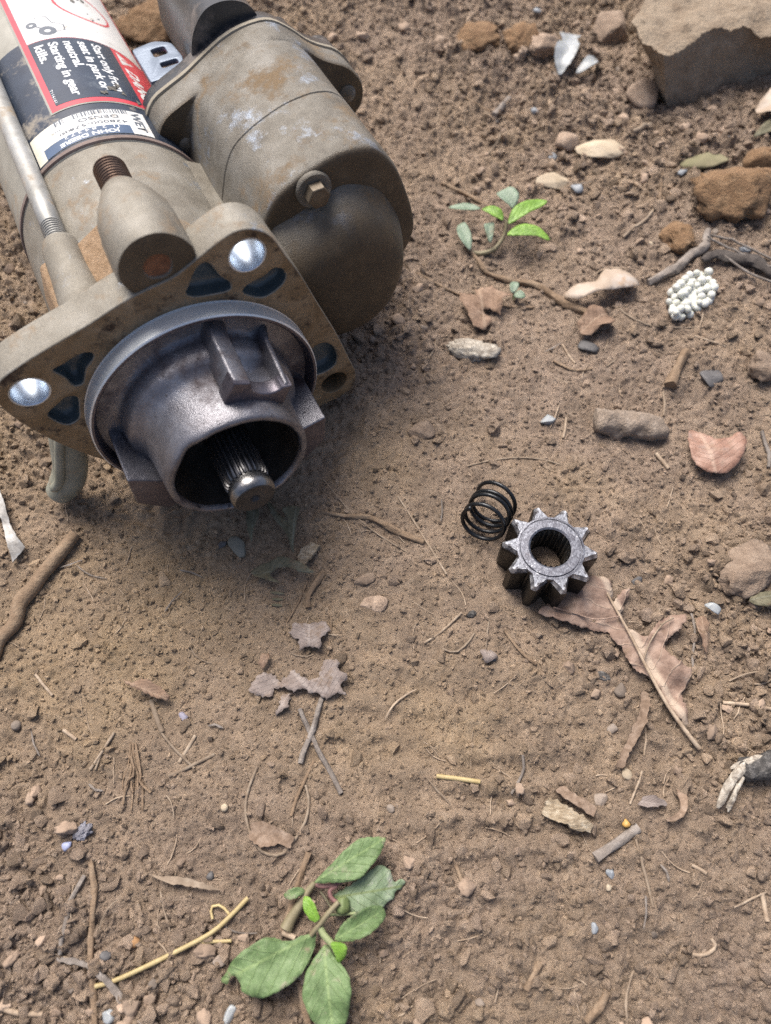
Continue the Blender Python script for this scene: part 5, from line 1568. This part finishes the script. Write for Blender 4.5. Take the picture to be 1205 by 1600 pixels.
scrap('wilted_leaf', Z6([(742, 300), (765, 278), (800, 270), (835, 262), (865, 268), (895, 280), (930, 296), (890, 300), (850, 285), (815, 290), (800, 310), (830, 335), (790, 325)]), Z6([(742, 300)])[0], Z6([(930, 296)])[0], M_LEAF_WILT, 'long shrivelled green leaf below the rotten wood sliver', 'wilted leaf', lift=2.5, arch=2, cup=2.4, wav=1.6, rag=.3, seed=83, res=1.3)
scrap('wilted_leaf', Z6([(735, 110), (762, 105), (768, 135), (752, 170), (742, 205), (732, 170)]), Z6([(755, 105)])[0], Z6([(742, 205)])[0], M_LEAF_WILT, 'small wilted green leaf leaning on the smooth grey stone', 'wilted leaf', lift=2.5, arch=1.5, cup=1.6, wav=1, rag=.2, seed=84, res=1.3)
for k, (a, b_) in enumerate((((795, 348), (835, 352)), ((800, 366), (832, 368)), ((798, 384), (830, 386)))):
    o = ground_stick('wilted_needle', Z6([a, b_]), .7, M_LEAF_WILT, lift=.4, sides=6, flat=.5, taper=[.4, 1, .4], seed=k)
    tag(o, ('shortest', 'middle', 'lowest')[k] + ' of three green needles on the tan dirt mound', 'needle', 'green needles below the wilted leaves')
scrap('white_petal', Z2([(472, 235), (478, 205), (500, 185), (490, 160), (520, 143), (545, 150), (558, 175), (545, 190), (550, 215), (535, 245), (505, 270), (488, 272)]), Z2([(490, 272)])[0], Z2([(530, 145)])[0], M_SHELL, 'white folded shell-like petal standing on dark clods', 'petal', lift=6, arch=4, cup=4, wav=1.5, rag=.2, seed=85, t=.6)
scrap('white_petal', Z2([(550, 258), (570, 238), (595, 220), (622, 218), (625, 240), (600, 258), (570, 266)]), Z2([(550, 260)])[0], Z2([(624, 225)])[0], M_SHELL, 'bluish white petal beside the folded one', 'petal', lift=4, arch=2.5, cup=2, wav=1, rag=.1, seed=86, t=.6)
scrap('dead_leaf', Z2([(1142, 385), (1165, 360), (1190, 345), (1225, 360), (1250, 390), (1225, 425), (1180, 425), (1150, 405)]), Z2([(1145, 390)])[0], Z2([(1250, 390)])[0], M_PARCH, 'pale cream leaf at the foot of the rock slab', lift=5, arch=4, cup=3, wav=1.5, rag=.3, seed=87)
scrap('dead_leaf', Z2([(1140, 470), (1160, 445), (1200, 425), (1240, 430), (1230, 455), (1190, 465)]), Z2([(1140, 472)])[0], Z2([(1240, 430)])[0], M_LEAF_WILT, 'greenish grey leaf below the pale cream leaf', lift=3, arch=2, cup=2, wav=1, rag=.2, seed=88)
scrap('dead_leaf', Z5([(945, 440), (950, 405), (975, 395), (992, 420), (985, 455), (990, 515), (975, 500), (962, 470)]), Z5([(988, 515)])[0], Z5([(968, 396)])[0], M_LEAF_BROWN, 'narrow curled brown leaf right of the lobed leaf tip', lift=2, arch=1.5, cup=2, wav=1.2, rag=.3, seed=89)
scrap('white_flake', Z5([(975, 358), (1000, 355), (1028, 372), (1022, 390), (995, 378)]), Z5([(975, 358)])[0], Z5([(1026, 386)])[0], M_SHELL, 'small white curled flake near the big earth clod', 'flake', lift=2.5, arch=1, cup=1, wav=.4, rag=.1, seed=90, t=.4)
scrap('grey_flake', Z5([(1120, 345), (1160, 320), (1205, 315), (1230, 320), (1225, 345), (1175, 370)]), Z5([(1120, 345)])[0], Z5([(1230, 325)])[0], M_LEAF_WILT, 'flat grey leaf flake under the big earth clod', 'flake', lift=3, arch=1.5, cup=.8, wav=.8, rag=.3, seed=91)
scrap('grey_flake', Z5([(232, 510), (262, 505), (290, 518), (280, 538), (258, 550), (240, 530)]), Z5([(258, 550)])[0], Z5([(262, 505)])[0], M_LEAF_GREY, 'small slate-grey leaf flake beside a thin bent twig', 'flake', lift=1.6, arch=1, cup=.8, wav=.8, rag=.3, seed=92)
scrap('bark_scrap', Z5([(770, 640), (800, 650), (795, 690), (780, 740), (750, 800), (725, 850), (705, 900), (680, 895), (700, 850), (730, 780), (760, 700)]), Z5([(785, 650)])[0], Z5([(690, 900)])[0], M_BROWNCHIP, 'long strip of brown bark below the lobed leaf stalk', 'bark', lift=1.8, arch=1.5, cup=1.5, wav=1.4, rag=.5, seed=93, smooth_edge=False, t=1.0)
scrap('wood_chip', Z9([(437, 195), (450, 165), (465, 142), (500, 155), (535, 180), (570, 200), (605, 232), (600, 265), (560, 250), (520, 235), (480, 220)]), Z9([(440, 175)])[0], Z9([(602, 250)])[0], M_WOOD, 'pale rotten wood chip with ragged ends', 'wood chip', lift=2.2, arch=1.5, cup=-.8, wav=1.2, rag=.6, seed=94, smooth_edge=False, t=2.2)
scrap('wood_chip', Z9([(483, 115), (510, 103), (545, 130), (580, 150), (615, 175), (608, 208), (575, 185), (540, 160), (505, 140)]), Z9([(485, 108)])[0], Z9([(612, 195)])[0], M_BROWNCHIP, 'brown wood chip lying behind the pale rotten one', 'wood chip', lift=2.4, arch=1, cup=-.6, wav=.8, rag=.4, seed=95, smooth_edge=False, t=1.8)
scrap('wood_chip', Z9([(850, 215), (885, 190), (892, 150), (886, 115), (910, 112), (917, 150), (905, 195), (880, 220)]), Z9([(900, 112)])[0], Z9([(855, 217)])[0], M_BROWNCHIP, 'bent brown strip of bark beyond the charred stick', 'bark', lift=2, arch=1.5, cup=1, wav=.8, rag=.3, seed=96, t=1.0)
scrap('wood_chip', Z9([(755, 165), (770, 140), (800, 135), (840, 150), (858, 168), (820, 172), (785, 178)]), Z9([(755, 155)])[0], Z9([(858, 168)])[0], M_LEAF_GREY, 'flat grey wood flake between the bark strip and grey pebble', 'wood chip', lift=1.8, arch=1, cup=.6, wav=.8, rag=.4, seed=97, smooth_edge=False, t=.8)
scrap('wood_chip', Z6([(875, 250), (890, 225), (915, 207), (945, 215), (925, 240), (900, 275), (885, 275)]), Z6([(880, 265)])[0], Z6([(935, 210)])[0], M_WOOD, 'rotten yellowish wood sliver among wilted leaves', 'wood chip', lift=2.6, arch=1, cup=-.6, wav=.8, rag=.4, seed=98, smooth_edge=False, t=2.2)
scrap('bark_scrap', Z8([(735, 240), (745, 200), (775, 192), (810, 208), (845, 225), (868, 242), (858, 272), (820, 262), (780, 272), (750, 262)]), Z8([(740, 225)])[0], Z8([(866, 258)])[0], M_BROWNCHIP, 'thin brown bark scrap inside the looped dry stalk', 'bark', lift=1.6, arch=1, cup=.8, wav=1, rag=.5, seed=99, smooth_edge=False, t=.8)
scrap('wood_chip', Z8([(440, 350), (480, 355), (530, 358), (580, 368), (640, 390), (645, 398), (600, 392), (550, 384), (500, 376)]), Z8([(440, 352)])[0], Z8([(645, 396)])[0], M_PALESTRAW, 'flat pale sliver of wood pointing at the seedling', 'wood chip', lift=2.0, arch=1, cup=.4, wav=.6, rag=.3, seed=100, t=1.0)
scrap('flat_stick', Z8([(180, 592), (240, 600), (290, 625), (330, 655), (365, 700), (412, 770), (395, 778), (350, 720), (310, 665), (260, 625), (180, 605)]), Z8([(182, 598)])[0], Z8([(405, 775)])[0], M_GREYSTICK, 'dark flat stick crossing beneath the yellow straw', 'stick', lift=1.8, arch=.6, cup=.4, wav=.8, rag=.3, seed=101, t=1.4)
scrap('plastic_shard', [(-14, 762), (4, 768), (14, 795), (22, 825), (34, 846), (46, 860), (24, 882), (16, 850), (8, 815), (-10, 800)], (-8, 765), (26, 880), M_GLASS, 'hazy blue plastic shard on dirt near the drain elbow', 'shard', lift=3, arch=1.2, cup=.6, wav=.6, rag=.15, seed=102, t=.5, smooth_edge=False)

# ------------------------------------------------------------------ bark piece, mud roll, charred stick
bp = at(740, 548)
stone('bark_piece', (740, 550), (29, 13, 10), M_WHITEWOOD, 'whitish weathered chunk of wood on crumbly dirt', 'wood', 111, -.12, 4, .35, 6, .75, 1.6, .12, .3)
def mud_roll():
    P2 = np.array([at(*p) for p in ((928, 660), (985, 668), (1042, 680))])
    Q = spline(P2, 26)
    z = hmean(*Q[13], 6) + 3.4
    r = 6.3 * np.interp(np.linspace(0, 1, 26), [0, .03, .1, .5, .9, 1], [.8, 1.0, 1.02, 1.0, .86, .45])
    P = np.c_[Q, np.full(26, z) + np.linspace(.5, -1.2, 26)]
    V, F = tube(P, r, 26)
    V = np.array(V)
    C = P.mean(0)
    V = V + (V - np.repeat(P, 26, 0)) * (.26 * fbm3(V, .2, 7, 5))[:, None]
    b0 = np.array([C[0], C[1], float(base(C[0], C[1]))])
    tag(mk('mud_roll', V - b0, F, M_MUDROLL, loc=b0, auto=60), 'grey-brown roll of dried mud shaped like a short log', 'mud roll')
mud_roll()
def charred():
    b = at(1175, 1205)
    z = hmean(*b, 4) + 3.5
    root = empty('charred_stick', (b[0], b[1], z - 3.5), 'charred black stick ending in split white splinters', 'stick')
    P2 = np.array([at(*p) for p in ((1150, 1208), (1175, 1202), (1205, 1194), (1250, 1185))])
    P = np.c_[spline(P2, 18), np.full(18, z)]
    V, F = tube(P, 4.6 * np.interp(np.linspace(0, 1, 18), [0, .1, 1], [.5, 1, 1.1]), 14)
    V = np.array(V); V += (V - np.repeat(P, 14, 0)) * (.3 * fbm3(V, .22, 8, 4))[:, None] if len(V) == 18 * 14 else 0
    mk('charred_core', V, F, M_CHAR, root, auto=40)
    for k, pts in enumerate([((1172, 1192), (1145, 1215), (1123, 1262)), ((1185, 1186), (1155, 1200), (1130, 1240)), ((1160, 1215), (1148, 1235), (1138, 1262)), ((1205, 1184), (1175, 1186), (1145, 1200)), ((1150, 1225), (1145, 1245), (1140, 1268))]):
        Q = spline(np.array([at(*p, 4) for p in pts]), 10)
        w = [1.5, 1.2, .8, 1.0, .7][k] * np.interp(np.linspace(0, 1, 10), [0, .4, .9, 1], [.7, 1, .9, .4])
        V, F = tube(np.c_[Q, z + np.interp(np.linspace(0, 1, 10), [0, .5, 1], [2.5, 3, -.5])], w, 8, True, .6, .2, k)
        mk('white_splinter', V, F, M_WHITEWOOD, root, auto=50)
    shift_children(root)
charred()

# ------------------------------------------------------------------ sticks, roots and straws traced from the photograph
def st(name, px, r, m, label, cat, **k): return tag(ground_stick(name, px, r, m, **k), label, cat)
st('thick_stick', [(-15, 1028), (15, 980), (42, 932), (72, 892), (118, 836)], 2.9, M_STICK, 'thick knobbly brown stick, fattest on the packed tan dirt', 'stick', jit=.06, sides=14, taper=[1, 1.02, .95, 1.2, 1.0, 1.0, .9], seed=1)
st('dry_root', [(503, 797), (535, 806), (570, 806), (600, 818), (625, 832), (662, 845)], 1.25, M_STICK, 'wavy dry root between the splined shaft and the spring', 'root', jit=.25, taper=[.6, .8, 1, 1, 1.5, 1], seed=2)
st('straw', [(506, 748), (530, 778), (552, 802), (590, 832), (637, 861)], 0.35, M_PALESTRAW, 'long thin straw crossing under the wavy dry root', 'straw', seed=3)
st('straw', [(622, 772), (645, 808), (670, 850), (698, 896)], 0.47, M_PALESTRAW, 'straight straw slanting toward the pinion gear', 'straw', seed=4)
st('thin_root', [(730, 726), (775, 716), (820, 712), (855, 716), (875, 724)], 0.43, M_PALESTRAW, 'thin arched root behind the coil spring', 'root', seed=5)
st('twig', [(728, 392), (745, 412), (762, 428), (800, 438), (840, 445), (875, 470), (915, 487)], 1.33, M_STICK, 'long bent twig leading from sprig to pale skin', 'twig', jit=.2, taper=[.7, 1, 1, 1, 1.3, 1.7, 1.6], seed=6)
st('thin_twig', [(650, 425), (690, 448), (735, 465), (795, 478), (835, 480)], 0.55, M_STICK, 'thin dark twig running across the crumpled leaf scrap', 'twig', jit=.2, seed=7)
st('grey_branch', [(1015, 440), (1040, 430), (1062, 416), (1080, 400), (1098, 385), (1108, 362)], 2.4, M_GREYSTICK, 'grey forked branch beside the white foam cluster', 'branch', jit=.2, taper=[.7, 1, 1.1, 1, 1.2, .7], seed=8)
st('shredded_bark', [(1095, 408), (1125, 404), (1160, 408), (1190, 422), (1225, 440)], 3.6, M_BARK, 'dark shredded bark behind the white foam cluster', 'bark', jit=.35, flat=.6, taper=[.5, .8, 1, 1, 1], seed=9)
for k, (pts, lab) in enumerate([([(1100, 380), (1140, 395), (1190, 420), (1230, 440)], 'upper pale rootlet lying along the dark shredded bark'), ([(1108, 372), (1150, 384), (1205, 412)], 'topmost pale rootlet above the dark shredded bark'), ([(1125, 402), (1165, 430), (1205, 447)], 'lower pale rootlet crossing the dark shredded bark')]):
    st('rootlet', pts, .6, M_GREYSTICK, lab, 'root', lift=3, seed=20 + k)
st('straw', [(958, 474), (980, 492), (1003, 505), (1050, 510), (1102, 509)], 0.47, M_PALESTRAW, 'thin bent straw in front of the foam cluster', 'straw', seed=10)
st('twig', [(690, 285), (730, 300), (765, 322), (800, 345)], 1.01, M_STICK, 'dark twig lying just beyond the leafy sprig', 'twig', jit=.2, seed=11)
st('short_stick', [(772, 190), (782, 172), (794, 153)], 1.8, M_GREYSTICK, 'short upright-pointing stick on open dirt behind the casting', 'stick', jit=.2, seed=12)
st('thin_twig', [(728, 152), (760, 172), (800, 188), (835, 202)], 0.47, M_STICK, 'faint thin twig beside the short grey stick', 'twig', seed=13)
st('short_stick', [(1072, 552), (1060, 570), (1052, 588), (1046, 605)], 2.6, M_STICK, 'stubby knobbed stick beyond the mud roll', 'stick', jit=.25, taper=[1, .8, 1, 1.3], seed=14)
st('straw', [(1130, 1098), (1165, 1101), (1215, 1110)], 0.78, M_PALESTRAW, 'stout pale straw below the big earth clod', 'straw', seed=15)
st('curled_straw', [(1140, 1064), (1160, 1055), (1185, 1050), (1210, 1056), (1195, 1068), (1180, 1068)], 0.39, M_PALESTRAW, 'curled thin straw above the stout pale straw', 'straw', seed=16)
st('stick', [(926, 1338), (950, 1322), (975, 1305), (996, 1292)], 1.7, M_GREYSTICK, 'short dark stick below the rotten wood chip', 'stick', jit=.2, flat=.7, seed=17)
st('straw', [(989, 1290), (1000, 1330), (1012, 1375), (1022, 1418)], 0.58, M_PALESTRAW, 'long pale straw hanging from the short dark stick', 'straw', seed=18)
st('straw', [(1003, 1205), (996, 1228), (986, 1256)], 0.47, M_PALESTRAW, 'short straw above the short dark stick', 'straw', seed=19)
st('yellow_straw', [(682, 1213), (715, 1217), (750, 1222)], .9, M_STRAW, 'single bright yellow straw on bare dirt', 'straw', seed=30)
st('stalk', [(468, 1105), (482, 1135), (505, 1185), (534, 1238)], 1.01, M_GREYSTICK, 'grey stalk crossing another below the grey leaf fragments', 'stalk', jit=.2, seed=31)
st('stalk', [(504, 1090), (490, 1130), (478, 1165), (470, 1192)], 1.09, M_GREYSTICK, 'darker grey stalk rising from the widest grey leaf fragment', 'stalk', jit=.2, seed=32)
st('thin_stalk', [(508, 940), (517, 965), (515, 1000), (512, 1020)], 0.43, M_STICK, 'thin brown stalk beside the square grey leaf fragment', 'stalk', seed=33)
st('thin_stalk', [(480, 905), (468, 935), (448, 970)], 0.39, M_STICK, 'fine stalk above the square grey leaf fragment', 'stalk', seed=34)
st('dry_root', [(505, 893), (490, 915), (482, 930), (480, 948)], 1.2, M_STICK, 'short bent root below the shrivelled green leaf', 'root', jit=.2, seed=35)
st('looped_stalk', [(402, 1198), (388, 1235), (384, 1270), (393, 1308), (412, 1332), (440, 1335), (462, 1310), (478, 1280), (482, 1250), (477, 1226)], 0.58, M_PALESTRAW, 'dry stalk bent into an open loop', 'stalk', seed=36)
st('stalk', [(490, 1188), (475, 1220), (462, 1250), (455, 1275)], 0.70, M_STICK, 'brown stalk leaning into the open loop', 'stalk', seed=37)
st('stalk', [(483, 1332), (470, 1370), (455, 1420), (444, 1455)], 1.17, M_STICK, 'brown stalk running behind the uprooted seedling', 'stalk', jit=.15, seed=38)
st('stalk', [(470, 1530), (476, 1565), (482, 1610)], 1.25, M_STICK, 'brown stalk emerging beneath the seedling leaves', 'stalk', jit=.15, seed=39)
st('long_straw', [(150, 1541), (180, 1532), (225, 1512), (280, 1485), (330, 1458), (362, 1430), (388, 1403)], .85, M_STRAW, 'long yellow straw pointing at the seedling', 'straw', lift=1, seed=40)
st('short_straw', [(312, 1472), (335, 1471), (362, 1470)], .6, M_STRAW, 'short yellow straw branching off the long one', 'straw', lift=1, seed=41)
st('short_straw', [(332, 1436), (330, 1418), (345, 1415), (358, 1428)], .5, M_STRAW, 'hooked yellow straw beside the long one', 'straw', lift=1, seed=42)
st('stick', [(140, 1345), (148, 1385), (146, 1440), (141, 1500), (150, 1600)], 1.1, M_STICK, 'long dark stick running below the ash lump', 'stick', jit=.15, seed=43)
st('stick', [(132, 1368), (118, 1400), (108, 1440), (97, 1490)], .9, M_GREYSTICK, 'crooked grey stick beside the long dark stick', 'stick', jit=.2, seed=44)
st('straw', [(-8, 1572), (25, 1584), (64, 1586)], 0.94, M_PALESTRAW, 'pale straw entering at the near corner beside the sticks', 'straw', seed=45)
st('straw', [(178, 1144), (160, 1172), (140, 1202)], 0.62, M_PALESTRAW, 'longer of two parallel straws on packed tan dirt', 'straw', seed=46)
st('straw', [(162, 1165), (154, 1185), (148, 1202)], 0.47, M_PALESTRAW, 'shorter of two parallel straws on packed tan dirt', 'straw', seed=47)
st('straw', [(54, 1053), (66, 1068), (81, 1086)], 0.62, M_PALESTRAW, 'short straw on packed tan dirt near the thick stick', 'straw', seed=48)
st('straw', [(98, 1140), (108, 1147), (119, 1155)], 0.78, M_PALESTRAW, 'stubby straw on packed tan dirt beside round pebble', 'straw', seed=49)
st('straw', [(234, 1092), (242, 1118), (252, 1143)], 0.94, M_PALESTRAW, 'upright pale straw below the dead brown leaf scrap', 'straw', flat=.6, seed=50)
st('straw', [(250, 1143), (270, 1168), (303, 1200)], 0.55, M_PALESTRAW, 'straw continuing downward from the upright pale straw', 'straw', seed=51)
st('straw', [(304, 1148), (292, 1168), (278, 1190)], 0.70, M_PALESTRAW, 'straw leaning across the two below the leaf scrap', 'straw', flat=.6, seed=52)
st('straw', [(335, 1178), (310, 1190), (280, 1205), (262, 1212)], 0.62, M_PALESTRAW, 'flattened straw below the leaning straw', 'straw', flat=.6, seed=53)
bp = at(204, 1178)
tuft = empty('fibre_tuft', (bp[0], bp[1], float(base(*bp))), 'frayed tuft of brown plant fibres lying on packed dirt', 'tuft')
for k in range(9):
    ground_stick('fibre', [(201 + k * 1.2, 1160 + (k * 7 % 4) * 11), (206 + (k - 4) * 1.6 + (k % 3) * 3, 1192 + (k % 3) * 8), (203 + (k - 4) * 3.4 + (k % 2) * 7, 1222), (206 + (k - 4) * (3 + k % 3 * 2), 1238 + (k * 5 % 4) * 9)], .3 + .08 * (k % 3), M_STICK, seed=60 + k, jit=.3, parent=tuft, lift=.3 * (k % 3))
shift_children(tuft)
st('twig', [(663, 1003), (690, 985), (722, 955)], 0.55, M_PALESTRAW, 'thin twig pointing at the charcoal crumb', 'twig', seed=70)
st('curled_straw', [(692, 1012), (712, 1018), (730, 1005), (742, 988)], 0.47, M_PALESTRAW, 'bent hook-shaped twig below the charcoal crumb', 'twig', seed=71)
st('twig', [(788, 985), (802, 1005), (820, 1025), (838, 1038)], 0.70, M_STICK, 'dark twig below the pinion gear and above the grey flake', 'twig', jit=.2, seed=72)
st('straw', [(1082, 957), (1088, 985), (1084, 1025), (1085, 1045)], 0.55, M_GREYSTICK, 'thin dark stem beside the narrow curled brown leaf', 'stem', seed=73)
st('straw', [(1009, 1118), (1010, 1150), (1008, 1180)], 0.47, M_PALESTRAW, 'thin upright straw below the lobed leaf', 'straw', seed=74)
st('straw', [(886, 650), (884, 668), (881, 682)], 0.62, M_PALESTRAW, 'short pale straw beside the white flint chip', 'straw', seed=75)
st('straw', [(1038, 610), (1040, 630), (1038, 648)], 0.62, M_PALESTRAW, 'short pale straw between stubby stick and mud roll', 'straw', seed=76)
st('straw', [(1025, 708), (1035, 720), (1045, 732)], 0.94, M_PALESTRAW, 'stubby straw below the mud roll', 'straw', seed=77)
st('straw', [(1085, 525), (1110, 532), (1134, 540)], 0.47, M_PALESTRAW, 'thin straw on crumbly dirt below the foam cluster', 'straw', seed=78)
st('twig', [(1190, 672), (1196, 690), (1204, 712), (1202, 730)], 0.94, M_GREYSTICK, 'grey twig beside the reddish leaf', 'twig', jit=.2, seed=79)
st('twig', [(865, 562), (885, 572), (905, 578), (925, 575)], 0.62, M_STICK, 'thin dark twig left of the stubby knobbed stick', 'twig', jit=.2, seed=80)
st('twig', [(880, 535), (892, 555), (900, 565)], 0.55, M_PALESTRAW, 'thin pale twig below the curled dark chip', 'twig', seed=81)
st('twig', [(975, 368), (990, 355), (1010, 340), (1028, 318)], 0.78, M_PALESTRAW, 'pale forked twig before the fibrous orange clod', 'twig', jit=.15, seed=82)
st('twig', [(955, 268), (975, 282), (995, 296)], 0.78, M_STICK, 'dark twig below the flat cream stone', 'twig', jit=.15, seed=83)
st('twig', [(1032, 262), (1033, 290), (1031, 318)], 0.62, M_STICK, 'upright thin twig behind the pale forked twig', 'twig', seed=84)
st('stick', [(985, 215), (1000, 208), (1015, 200)], 1.4, M_PALESTRAW, 'short pale stick behind the flat cream stone', 'stick', seed=85)
st('straw', [(1083, 1352), (1095, 1358), (1105, 1365)], 0.70, M_PALESTRAW, 'short cream straw on loose dirt below charred stick', 'straw', seed=86)
st('curled_straw', [(1085, 1492), (1100, 1494), (1115, 1488), (1122, 1478), (1115, 1468)], 0.70, M_PALESTRAW, 'cream straw curled like a hook on coarse crumbs', 'straw', seed=87)
st('stick', [(822, 1545), (835, 1520), (843, 1505)], 1.2, M_STICK, 'short brown stick beside the dark slate flake', 'stick', jit=.2, seed=88)
st('stick', [(915, 1600), (932, 1575), (946, 1552)], 1.3, M_STICK, 'brown stick at the near edge of coarse crumbs', 'stick', jit=.2, seed=89)
st('straw', [(713, 1352), (720, 1370), (725, 1386)], 0.78, M_STICK, 'short brown straw alone on rippled dirt', 'straw', seed=90)
st('straw', [(1192, 1395), (1196, 1415), (1200, 1440)], 0.86, M_PALESTRAW, 'pale straw among coarse clods beyond the hooked straw', 'straw', seed=91)
st('twig', [(816, 1180), (818, 1205), (800, 1240)], 0.55, M_GREYSTICK, 'thin dark twig beside the brown wood chip', 'twig', seed=92)

# ------------------------------------------------------------------ scattered clods, pebbles and straw bits, each its own object
LAND = [((860, 865), 'the pinion gear'), ((765, 790), 'the coil spring'), ((1000, 1030), 'the lobed dead leaf'), ((510, 1440), 'the uprooted seedling'), ((1080, 468), 'the white foam cluster'), ((985, 668), 'the mud roll'), ((1100, 100), 'the broken rock slab'), ((790, 355), 'the leafy sprig'), ((50, 925), 'the thick knobbly stick'), ((1165, 1215), 'the charred stick'), ((560, 640), 'the flange of the starter motor'), ((715, 1217), 'the single yellow straw'), ((885, 1275), 'the pale rotten wood chip'), ((740, 548), 'the whitish wood chunk'), ((490, 1065), 'the grey leaf fragments'), ((430, 1270), 'the looped dry stalk'), ((128, 1300), 'the blue-grey ash lump'), ((270, 1485), 'the long yellow straw'), ((1165, 893), 'the biggest earth clod'), ((1110, 710), 'the reddish brown leaf'), ((938, 236), 'the flat cream stone'), ((885, 100), 'the white petals'), ((580, 940), 'the flat embedded stone'), ((235, 1078), 'the dead brown leaf scrap'), ((1140, 310), 'the fibrous orange clod'), ((955, 1410), 'the bluish white pebbles'), ((1100, 1485), 'the hooked cream straw')]
LXY = np.array([at(*p) for p, _ in LAND])
def nearest(x, y): return LAND[int(np.argmin(np.hypot(LXY[:, 0] - x, LXY[:, 1] - y)))][1]
def scatter(name, count, smin, smax, m, label, cat, group, seed, loose=.45, rough=.32, cuts=7, cut=.6, small=.05, flatz=.75, power=2.2, sub=3, box=None):
    r = np.random.default_rng(seed)
    protos = []
    k = 0
    while k < count:
        y = -62 + 560 * r.uniform() ** 1.35
        x = r.uniform(-1, 1) * (150 + .23 * (y + 50))
        if under_motor(np.array(x), np.array(y)) or near_gear(x, y, 30) or r.uniform() > (float(looseness(x, y)) - .1) / .9 or float(looseness(x, y)) < loose: continue
        s = smin + (smax - smin) * r.uniform() ** power
        if len(protos) < 9:
            V, F = rock_shape(sub, seed * 10 + len(protos), rough, cuts, 1.7, cut, small)
            V = V / np.abs(V).max() / 2
            o = mk(name, V * np.array([1, 1, flatz]), F, m)
            protos.append(o)
        else:
            o = protos[r.integers(0, 9)].copy(); COL.objects.link(o)
        z = hmean(x, y, s * .3)
        o.location = (x * MM, y * MM, (z + s * .12) * MM)
        o.scale = (s, s * r.uniform(.7, 1), s * r.uniform(.7, 1))
        o.rotation_euler = (r.uniform(-.4, .4), r.uniform(-.4, .4), r.uniform(0, 6.28))
        tag(o, label + ' near ' + nearest(x, y), cat, group)
        k += 1
scatter('soil_clod', 190, 5, 11, M_CLOD, 'rough brown soil clod', 'clod', 'brown soil clods in the loose dirt', 3, .4, .45, 8, .58, .16, .7)
scatter('small_pebble', 22, 2.5, 5, M_PEBBLE, 'small greyish half-buried pebble', 'pebble', 'greyish pebbles in the dirt', 4, .2, .2, 5, .75, .04, .6)
scatter('pale_chip', 14, 2, 4, M_PALESTONE, 'tiny cream stone chip', 'chip', 'cream stone chips in the dirt', 5, .1, .15, 8, .6, .02, .5, sub=2)
scatter('slate_flake', 10, 2.5, 6, M_SLATE, 'thin dark slate flake', 'flake', 'dark slate flakes in the dirt', 6, .1, .15, 8, .6, .02, .35, sub=2)
def scatter_straw(count, seed):
    r = np.random.default_rng(seed)
    protos = []
    k = 0
    while k < count:
        y = -60 + 470 * r.uniform() ** 1.25
        x = r.uniform(-1, 1) * (150 + .23 * (y + 50))
        if under_motor(np.array(x), np.array(y)) or near_gear(x, y, 34): continue
        if len(protos) < 8:
            ln = 6 + 1.6 * len(protos)
            t = np.linspace(-.5, .5, 9)
            P = np.c_[ln * t, r.uniform(-5, 5) * t * t * 1.5, .5 * np.cos(t * 3)]
            V, F = tube(P, r.uniform(.18, .45) * np.interp(t, [-.5, -.4, .4, .5], [.6, 1, .9, .5]), 6, True, .6, .4, len(protos))
            o = mk('straw_bit', V, F, M_PALESTRAW if len(protos) % 3 else M_GREYSTICK, auto=60)
            protos.append(o)
        else:
            o = protos[r.integers(0, 8)].copy(); COL.objects.link(o)
        a = r.uniform(0, 6.28)
        d = np.array([math.cos(a), math.sin(a)]) * 5
        za, zb = hmean(x + d[0], y + d[1], 1.2), hmean(x - d[0], y - d[1], 1.2)
        o.location = (x * MM, y * MM, (max(float(height(x, y)), (za + zb) / 2) + .5) * MM)
        o.rotation_euler = (0, -math.atan2(za - zb, 10), a)
        tag(o, 'thin dry straw bit lying near ' + nearest(x, y), 'straw', 'dry straw bits scattered on dirt')
        k += 1
scatter_straw(48, 8)
#@@END
